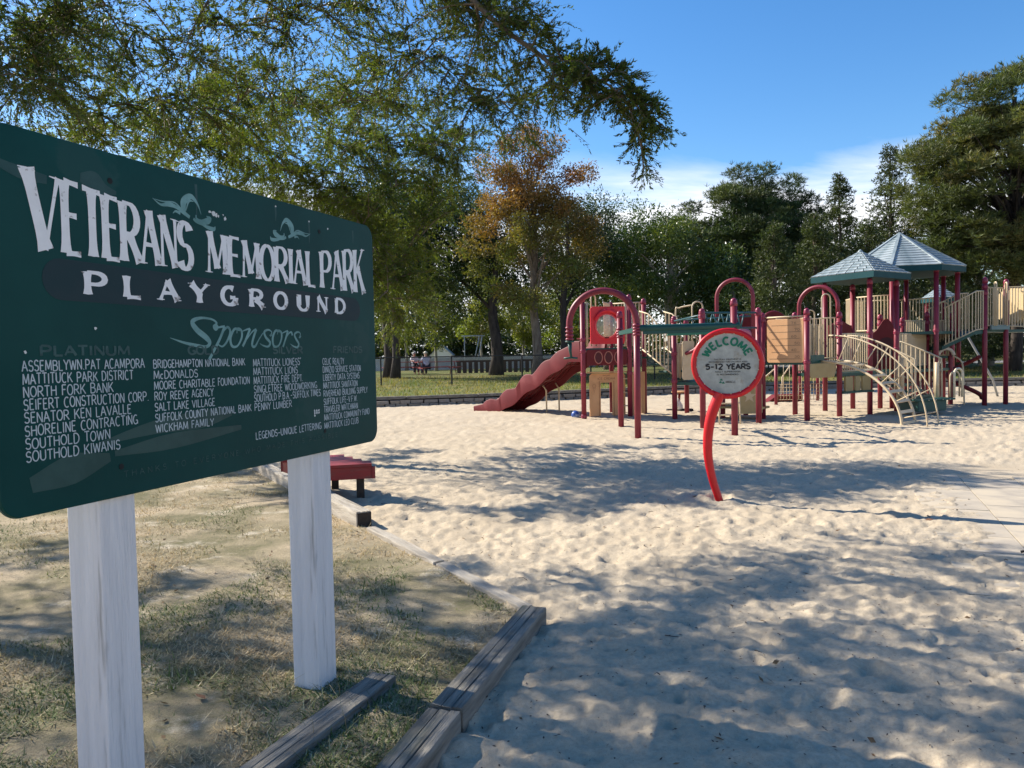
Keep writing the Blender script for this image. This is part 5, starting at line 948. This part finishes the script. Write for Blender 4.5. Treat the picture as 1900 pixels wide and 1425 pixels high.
# --- near red cedars: limbs, drooping twigs, scale-leaf sprays
def cedar(name, label, base, H, r, tips, leaf, n_sec, n_twig, n_leaf, ls, lw, extra_limbs=(), sec_len=(.5, 1.3), fill=()):
    t = thing(name, label, 'tree', base); b = MB(); base = Vector(base); n = 8; tr = [base+Vector((.06*math.sin(k), .06*math.cos(k*1.4), H*k/n-(.3 if k == 0 else 0))) for k in range(n+1)]; b.tube(tr, [r*(1-.75*k/n) for k in range(n+1)], 12)
    paths = []; NODE = [(Vector((base.x, base.y, base.z+H*f)), r*(.62-.3*f)) for f in (.42, .54, .66, .78)]
    for tip in sorted([Vector(q) for q in tips], key=lambda q: (q-Vector((base.x, base.y, q.z))).length):
        s, rs = min(NODE, key=lambda nd: (nd[0]-tip).length*1.0+(0 if nd[0].z < tip.z+.6 else .8)-(nd[1]*3)); L = (tip-s).length; w_ = L*.10
        m1 = s.lerp(tip, .33)+Vector((random.uniform(-w_, w_), random.uniform(-w_, w_), random.uniform(-.3, 1)*w_)); m2 = s.lerp(tip, .7)+Vector((random.uniform(-w_, w_), random.uniform(-w_, w_), random.uniform(0, 1)*w_)); P = spline([s, m1, m2, tip], 6); paths.append((P, .12)); nn = len(P); r0 = min(rs*.62, .012+.011*L)
        R0_ = [r0*(1-.85*k/(nn-1))+.003 for k in range(nn)]; b.tube(P, R0_, 7); NODE += [(P[k], R0_[k]) for k in range(5, nn-4, 2)]
    for e in extra_limbs: P = spline(e, 6); paths.append((P, .0 if len(e) < 5 else .18)); nn = len(P); b.tube(P, [.038*(1-.9*k/(nn-1)) for k in range(nn)], 8)
    TW = []; 
    for P, t0 in paths:
        nn = len(P); Lp = sum((P[k+1]-P[k]).length for k in range(nn-1)); ns = max(4, int(n_sec*Lp/4*(1 if len(P) < 45 else .62)))
        for q in range(ns):
            f = t0+(1-t0)*(q+random.random())/ns; i = min(nn-2, int(f*(nn-1))); p = P[i].lerp(P[i+1], f*(nn-1)-i); d = (P[i+1]-P[i]).normalized(); v = (Vector((random.gauss(0, 1), random.gauss(0, 1), random.gauss(.05, .7))).normalized()*1.0+d*.55).normalized(); L = random.uniform(*sec_len)*(1.1-.55*f if len(P) < 45 else 1.15-.75*f)
            S = [p, p+v*L*.35+Vector((0, 0, .03)), p+v*L*.7, p+v*L+Vector((0, 0, -.12*L))]; b.tube(S, [.012, .009, .006, .002], 4, False)
            for w_ in range(n_twig):
                g = .12+.88*(w_+random.random())/n_twig; j = min(2, int(g*3)); a = S[j].lerp(S[j+1], g*3-j); tv = (Vector((random.gauss(0, 1), random.gauss(0, 1), random.gauss(-.1, .65))).normalized()+v*.7).normalized(); TW.append((*a, *tv, random.uniform(.10, .24)))
    for (fx, fy_, fz, fr, fn) in fill:
        for _ in range(fn): v = Vector((random.gauss(0, 1), random.gauss(0, 1), random.gauss(0, 1))).normalized()*random.random()**.45*fr; tv = (v.normalized()+Vector((0, 0, -.2))).normalized(); TW.append((fx+v.x, fy_+v.y, fz+v.z*.8, *tv, random.uniform(.14, .32)))
    TW = np.array(TW); N_ = len(TW); A = TW[:, :3]; D = TW[:, 3:6]; L = TW[:, 6]
    tw = kites(A, D, L, np.full(N_, .008)); quadmesh('twig', tw, M_bark, t, None, kind='stuff')
    f = rng.uniform(.05, 1, (N_, n_leaf)); P = A[:, None]+D[:, None]*(f*L[:, None])[..., None]; P[..., 2] -= (.22*L[:, None]*f**2); d2 = D[:, None]*.9+unit(N_*n_leaf).reshape(N_, n_leaf, 3)*.6; d2 /= np.linalg.norm(d2, axis=2)[..., None]; P = P.reshape(-1, 3); d2 = d2.reshape(-1, 3); m = len(P)
    tt = np.repeat(rng.uniform(0, 1, (N_, 3)), n_leaf, 0)*.6+rng.uniform(0, .4, (m, 3)); cl = fbm(P[:, 0]*1.1+P[:, 2], P[:, 1]*1.1-P[:, 2], 2, 77); tt[:, 0] = np.clip(tt[:, 0]*.5+(cl-.3)*1.3, 0, 1); tt[:, 1] = np.clip(tt[:, 1]**4*.9+(rng.uniform(0, 1, m) > .97)*.6, 0, 1)
    b.build('trunk', M_bark, t); V = kites(P, d2, ls*rng.uniform(.6, 1.35, m), 1.5*lw*rng.uniform(.7, 1.3, m))[:, (0, 1, 2)]; quadmesh('crown', V, leaf, t, tt, kind='stuff'); print(name, N_, m); return t
tA = [(-5.6, 6.3, 5.0), (-5.4, 7.4, 5.2), (-4.6, 6.6, 5.1), (-4.9, 5.9, 5.3), (-8, 7.5, 4.9), (-9.5, 7, 4.7), (-7.5, 5.6, 5.1), (-9, 5.6, 4.6), (-7, 8.8, 5.1), (-8.5, 9.2, 4.9), (-10.5, 8, 4.6), (-7.8, 6.5, 5.6), (-6.2, 6.0, 5.0), (-6.2, 7.6, 4.9), (-11, 9.5, 4.8), (-9.8, 10.4, 4.8), (-6.6, 9.6, 5.2), (-3.94, 7.0, 4.65), (-3.54, 8.0, 4.35), (-2.67, 7.5, 4.93), (-2.46, 8.5, 4.72), (-1.63, 8.0, 5.18), (-1.49, 9.0, 4.63), (-0.76, 8.0, 4.73), (-0.34, 8.3, 4.33), (-0.03, 7.2, 4.71), (-4.03, 6.5, 4.05), (-4.37, 8.3, 4.12), (-1.8, 7.0, 5.32), (-0.84, 7.0, 5.16), (-0.17, 7.5, 5.54), (0.15, 7.6, 4.12), (-2.72, 6.8, 5.37), (-3.77, 6.6, 5.2), (-3.05, 9.0, 4.42), (0.21, 6.9, 5.0), (-2.13, 9.6, 4.57), (-4.8, 9.4, 5.6), (-5.2, 7.0, 6.8), (-5.0, 6.4, 4.6), (-4.4, 7.4, 4.9), (-3.1, 7.6, 4.6), (-2.0, 7.6, 4.9), (-1.2, 8.6, 5.0), (-3.6, 7.2, 4.95), (-4.9, 7.8, 4.4)]  # leading tips sit left of the view, added for their shade on the ground
eA = [[(-9.6, 8.2, 4.4), (-6.4, 7.4, 5.3), (-3.2, 7.1, 5.7), (-1.11, 7.0, 5.82), (-0.36, 6.9, 4.91), (-0.03, 6.8, 4.54), (0.29, 6.7, 4.26), (0.48, 6.6, 4.05), (0.66, 6.5, 3.98), (0.82, 6.4, 3.90), (0.98, 6.35, 3.72), (1.08, 6.3, 3.40)]]
cedar('red_cedar', 'big cedar overhead whose branches cross the top left of the photo', (-9.8, 8.3, 0), 6.2, .26, tA, L_jun, 30, 24, 27, .037, .0138, eA, (.30, .85), [(x, y, z, .52, 92) for x, y, z in tA if -5.5 < x < .2]+[(-7.6, 6.4, 5.0, 1.2, 520), (-8.6, 7.4, 4.8, 1.2, 480), (-6.6, 7.6, 5.0, 1.0, 380), (-9.2, 5.9, 4.7, 1.1, 380), (-6.3, 5.9, 5.0, .8, 220), (-7.6, 8.6, 5.0, 1.0, 300), (-5.9, 6.7, 5.0, .9, 260), (-5.3, 6.1, 5.0, .8, 160)])  # closing fill clumps: unseen foliage added to deepen and break up ground shade
tB = [(-2.5, 12.0, 4.96), (-1.99, 13.0, 5.4), (-1.32, 13.5, 5.15), (-0.89, 14.0, 5.18), (-1.15, 13.5, 4.59), (-1.39, 13.0, 3.86), (-0.97, 14.0, 5.75), (-1.68, 13.0, 3.33), (-1.98, 12.5, 2.75), (-1.69, 12.0, 4.37), (-3.67, 12.0, 4.9), (-3.32, 12.5, 4.6), (-2.63, 12.5, 4.15), (-2.31, 12.5, 3.46), (-4.52, 12.5, 4.88), (-1.8, 14.5, 6.31), (-2.8, 14.5, 6.53), (-3.68, 14.0, 6.19), (-4.83, 14.0, 6.4), (-2.46, 14.5, 4.13), (-1.59, 13.6, 2.65), (-0.73, 13.0, 5.19), (-1.97, 13.0, 2.39), (-8, 12, 4.5), (-10, 14, 4), (-8, 17, 5), (-5, 17.5, 5), (-3.4, 17, 5), (-6, 11.6, 5.2), (-7, 12.5, 6.5), (-5.5, 15, 7.5)]
fB = [(x-.25+.3*random.uniform(-1, 1), y+.4, z, .62, 110) for x, y, z in tB[:24]]+[(-4.2, 13.6, 5.6, 1.2, 260), (-5.4, 13.6, 5.4, 1.3, 260), (-4.9, 13.4, 4.2, 1.2, 200), (-6.2, 13.6, 4.8, 1.2, 160), (-3.0, 13.6, 3.6, 1.1, 240), (-2.2, 13.8, 4.6, 1.0, 220), (-3.6, 13.5, 5.2, 1.2, 240), (-2.1, 13.4, 3.0, .7, 130)]
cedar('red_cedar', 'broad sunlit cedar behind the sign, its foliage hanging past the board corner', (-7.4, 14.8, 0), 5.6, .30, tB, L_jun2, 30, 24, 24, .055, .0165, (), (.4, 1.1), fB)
# --- trees beyond the lawn fence
G_ = 'trees beyond the playground'
def huem(P, t, i):   # maple: green-yellow low, orange brown high and outside
    h = np.clip((P[:, 2]-6.0)/3.5, 0, 1); t[:, 0] = np.clip(h*.8+t[:, 0]*.7-.2, 0, 1); t[:, 1] = np.clip(t[:, 1]**2.5*(.3+.4*h), 0, 1); return t
P = ellp(1.2, 36, 8.6, 3.3, 2.6, 3.9, 76, .66, .15)+[(-1.9, 36, 6.6, .8), (-1.5, 35.6, 5.6, .7), (-.9, 36, 4.9, .6), (.2, 35.4, 4.2, .9), (1.2, 35.2, 4.1, .8), (-.2, 35.5, 4.5, .7), (3.4, 36, 7.4, 1.0), (-1.6, 36, 7.8, .7), (1.0, 36, 11.9, .6), (3.0, 36, 5.8, .9), (3.8, 36.5, 6.6, 1), (2.2, 36, 5.2, .9)]
tree('maple_tree', 'maple turning orange and brown with a pale trunk left of the slide tower', 1.15, 36, 9.6, .25, bark=M_bark, puffs=P, leaf=L_map, n=42000, ln=.15, wd=.10, huef=huem, group=G_, nl=30, z0f=.3, shell=.35)
P = ellp(-3.6, 44, 8.4, 3.6, 3.4, 4.6, 60, 1.25)+ellp(-.7, 44.5, 7.4, 2.6, 2.4, 3.6, 34, 1.1)+[(-2.5, 43, 4.6, 1.0), (-1.6, 43, 5.4, 1.0), (-4.8, 44, 5.0, 1.2), (-.8, 44, 6.2, 1.1), (.4, 44.5, 5.4, 1.1), (-1.4, 43.5, 3.9, .8), (-3.2, 43, 4.0, .9)]
tree('oak_tree', 'dark full oak with a thick dark trunk, left of the orange maple', -.9, 43, 9.2, .36, bark=M_barkd, puffs=P, leaf=L_oak, n=40000, ln=.20, wd=.13, group=G_, nl=18)
tree('oak_tree', 'dark double oak trunk just right of the sign edge', -6.75, 42, 10, .30, bark=M_barkd, puffs=ellp(-7.0, 42, 8.5, 3.6, 3.2, 3.8, 50, 1.2), leaf=L_oak, n=17000, ln=.20, wd=.13, group=G_)
tree('oak_tree', 'oak whose dark trunk stands close beside the double one by the sign', -6.25, 41, 9, .24, lean=(.4, 0), bark=M_barkd, puffs=ellp(-5.6, 42.5, 9.0, 3.0, 3.2, 3.4, 40, 1.2), leaf=L_oak, n=13000, ln=.20, wd=.13, group=G_)
tree('oak_tree', 'slim dark trunked oak just right of the pale maple trunk', 2.9, 44, 10, .26, lean=(.5, 0), bark=M_barkd, puffs=ellp(3.6, 46, 8.0, 3.2, 3, 3.6, 46, 1.2)+[(2.5, 45, 4.6, 1), (4.4, 45, 4.4, 1)], leaf=L_oak, n=17000, ln=.20, wd=.13, group=G_)
P = ellp(9.3, 45, 6.6, 3.7, 3.2, 4.1, 64, 1.1)
tree('broadleaf_tree', 'round glossy green tree behind the left arch of the playground', 9.3, 45, 9, .30, bark=M_barkl, puffs=P, leaf=L_bro, n=24000, ln=.22, wd=.13, group=G_, nl=26)
P = ellp(6.3, 50, 7.6, 3.6, 3.2, 4.4, 60, 1.15)
tree('broadleaf_tree', 'green tree showing between the orange maple and the round glossy one', 6.3, 50, 10, .30, bark=M_bark, puffs=P, leaf=L_bro, n=20000, ln=.22, wd=.13, group=G_, nl=20)
P = ellp(12.4, 43, 4.2, 2.2, 2.2, 2.8, 34, .9)
tree('broadleaf_tree', 'low dark broadleaf tree behind the tall arches', 12.4, 43, 6.0, .2, bark=M_barkl, puffs=P, leaf=L_bro, n=11000, ln=.20, wd=.12, group=G_)
def pine(label, x, y, H, R0, zc, rz, leaf, np_, n, pr=.95, r=.32, lean=(0, 0), seed=3, fl=.5, extra=()):
    P = ellp(x+lean[0], y, zc, R0, R0*.7, rz, np_, pr, .5)+list(extra); return tree('pine_tree', label, x, y, H, r, lean=lean, bark=M_barkd, puffs=P, leaf=leaf, n=n, ln=.30, wd=.045, flat=fl, group=G_, tuft=9, nl=np_, z0f=.45, shell=.25)
pine('broad dark pine with a domed crown against the sky, behind the height chart', 15.6, 50, 11.6, 5.1, 8.6, 4.2, L_pin, 125, 150000, 1.05, extra=[(11.8, 50, 10.8, 1), (12.3, 50, 9.6, 1.1), (11.4, 50, 9.4, .8), (19.4, 50, 11.2, .9), (15.0, 50, 13.0, 1.1), (16.6, 50, 13.1, 1.0), (18.3, 50, 12.4, 1.0)])
pine('huge olive pine filling the right edge of the sky', 24.2, 37, 13, 5.6, 9.4, 5.4, L_pin2, 190, 210000, 1.05, .28, extra=[(22, 36, 5.5, 1.2), (24, 36, 5, 1.3), (26, 36.5, 5.5, 1.2), (20.5, 36.5, 6.5, 1), (23, 35.6, 6.6, 1.2), (25, 35.5, 7.2, 1.2), (21.2, 36, 8.2, 1.1), (24.0, 37, 14.4, 1.1), (22.8, 37, 13.4, 1.1), (25.2, 37, 14.8, 1.2), (21.6, 37, 12.2, 1.1), (20.8, 37, 11.0, 1), (20.2, 37, 9.8, .9), (26.4, 37, 14.6, 1.2), (19.6, 37, 8.6, .9)])
pine('tall pine farther right, half beyond the right edge', 31.5, 40, 14, 5, 9.0, 5.0, L_pin2, 50, 50000, 1.0)
def conifer(label, x, y, H, R0, n, seed, leaf=None):
    z = lh(x, y); P = []; random.seed(seed); m = int(80*H/9)
    for k in range(m):
        f = k/m; a = k*2.4+random.random(); rr_ = R0*(1-f)**.85*random.uniform(.45, 1.05)+.05; P.append((x+math.cos(a)*rr_, y+math.sin(a)*rr_, z+H*(.10+.88*f)+random.uniform(-.2, .2), (.78-.46*f)*random.uniform(.7, 1.25)*R0/2.2+.10))
    return tree('cedar_tree', label, x, y, H*.97, .15, puffs=P, leaf=leaf or L_ced, n=n, ln=.17, wd=.05, flat=.7, group=G_, tuft=5, nl=26, z0f=.12, shell=.2)
conifer('loose pointed cedar right of the domed pine', 18.8, 44, 11.2, 2.2, 40000, 11); conifer('tallest slender cedar with a spiky tip, left of the big right pine', 20.7, 42, 12.1, 2.6, 45000, 12)
conifer('dense cedar in front of the domed pine, left one', 13.0, 38, 7.6, 2.2, 30000, 13); conifer('dense cedar in front of the domed pine, right one', 15.4, 39, 8.2, 2.2, 30000, 14); conifer('cedar directly behind the small teal roof', 17.6, 38, 7.4, 2.3, 26000, 15); conifer('cedar behind the peak of the large teal roof', 20.3, 37, 7.8, 2.3, 26000, 16)
conifer('dark cedar behind the bridge', 23.2, 40, 7.0, 2.6, 24000, 17); conifer('cedar under the big pine near the right edge', 27.5, 41, 6.8, 2.6, 24000, 18)
random.seed(99)
tree('broadleaf_tree', 'shady tree with a pale leaning trunk near the right edge', 27.2, 44, 7, .34, lean=(-.8, 0), bark=M_barkl, puffs=ellp(26.8, 45, 6.0, 3.6, 3, 2.6, 36, 1.1), leaf=L_oak, n=12000, ln=.2, wd=.13, group=G_)
for k, (x, y, h, rr_, lb) in enumerate(((-8.2, 60, 9, 2.6, 'yellow-green sapling crowd left of the picnic tables'), (-5.6, 57, 7.5, 2.2, 'sunlit yellow-green tree behind the picnic tables'), (-2.4, 62, 6.5, 2.0, 'sunlit small tree just left of the oak trunk'), (1.0, 63, 6.0, 2.0, 'sunlit small tree between the oak and maple trunks'), (4.6, 64, 6.5, 2.2, 'sunlit small tree behind the slide'))):
    tree('small_tree', lb, x, y, h*.7, .12, bark=M_barkl, puffs=ellp(x, y, 1.6+h*.45, rr_, 1.8, h*.42, 26, .8), leaf=L_far, n=8000, ln=.22, wd=.14, group='small sunlit trees far off')
# --- far woods closing the view
PC = []; PRr = []
for k in range(620):
    x = random.uniform(-45, 75); y = random.uniform(74, 90); PC.append((x, y, random.uniform(.8, 10.5 if x < 8 else 14.5)+1.2*math.sin(x*.3))); PRr.append(random.uniform(1.3, 2.6))
for k in range(200):
    x = random.uniform(6, 60); PC.append((x, random.uniform(56, 64), random.uniform(.8, 7.0))); PRr.append(random.uniform(1.2, 2.0))
for k in range(150):
    x = random.uniform(-26, 8); PC.append((x, random.uniform(68, 73), random.uniform(.8, 5.0))); PRr.append(random.uniform(1.2, 2.0))
crown('woods', None, PC, PRr, 115000, .52, .36, leafmat('woods_leaf', (.030, .050, .015), (.06, .09, .022), (.12, .12, .03), .22), .8); wo = [o for o in bpy.data.objects if o.name.startswith('crown') and o.parent is None][0]; wo.name = 'distant_woods'; wo['kind'] = 'stuff'
# ------------------------------------------------------------------ small litter
lm = MB(); lm.add([(0, 0, 0), (.035, .022, .012), (.085, .0, .018), (.035, -.022, .010)], [(0, 1, 2, 3)]); lme = bpy.data.meshes.new('leaf'); lme.from_pydata(lm.v, [], lm.f); lme.materials.append(pmat('dead_leaf', (.20, .09, .04), rough=.8))
for k, (x, y, lab) in enumerate(((3.95, 7.35, 'reddish dead leaf below the thin dark shadow on the sand'), (4.05, 7.45, 'dead leaf beside the reddish one on the sand'), (-1.55, 3.75, 'brown dead leaf on the turf left of the right post'), (2.1, 8.8, 'brown leaf by the foot of the welcome sign stem'))):
    o = bpy.data.objects.new('fallen_leaf', lme); put(o, 'fallen_leaf', None, (x, y, .02)); o.rotation_euler = (.2, .1, k*1.3); tag(o, lab, 'leaf', 'fallen leaves')
b = MB(); b.tube([(4.08, 6.15, .02), (4.16, 6.1, .05), (4.25, 5.98, .03)], [.010, .012, .004], 6); b.tube([(4.10, 6.14, .03), (4.22, 6.16, .05)], .006, 5); o = b.build('twig', M_barkd); tag(o, 'small dark twig lying on the bright sand at the right', 'twig')
V = []; n = 5200; x = rng.uniform(-1, 7, n); y = 1.5*np.power(12/1.5, rng.uniform(0, 1, n)); k = ~inpoly(x, y, GP); x, y = x[k], y[k]; z = sandh(x, y)+.004; a = rng.uniform(0, 6.28, len(x)); D = np.stack([np.cos(a), np.sin(a), rng.uniform(-.1, .25, len(x))], -1)
n = 420; x2_ = rng.uniform(-3.5, 7, n); y2_ = 2.2*np.power(14/2.2, rng.uniform(0, 1, n)); tf_ = inpoly(x2_, y2_, GP); z2_ = np.where(tf_, turfh(x2_, y2_), sandh(x2_, y2_))+.006; a2_ = rng.uniform(0, 6.28, n); D2 = np.stack([np.cos(a2_), np.sin(a2_), rng.uniform(-.05, .5, n)], -1)
quadmesh('leaf_litter', kites(np.stack([x2_, y2_, z2_], -1), D2, rng.uniform(.018, .05, n), rng.uniform(.006, .026, n), 1.2), pmat('litter_brown', (.14, .075, .035), (.24, .15, .07), 40, .8), None, None, kind='stuff')
b = MB()
for k in range(60):
    u = rng.uniform(-3, 6.5); v = 2.4*(13/2.4)**rng.uniform(0, 1); tf1 = inpoly(np.array([u]), np.array([v]), GP)[0]; q = float((turfh if tf1 else sandh)(np.array([u]), np.array([v]))[0])+.006; c = rng.uniform(0, 6.28); l = rng.uniform(.03, .13)
    b.tube([(u, v, q), (u+l*.5*math.cos(c), v+l*.5*math.sin(c), q+.008), (u+l*math.cos(c+.4), v+l*math.sin(c+.4), q+.002)], [.003, .0025, .001], 4)
b.build('twig_litter', M_barkd, kind='stuff')
quadmesh('bark_crumbs', kites(np.stack([x, y, z], -1), D, rng.uniform(.008, .030, len(x)), rng.uniform(.004, .010, len(x)), 1.5), pmat('bark_bits', (.07, .05, .04), rough=.9), None, None, kind='stuff')
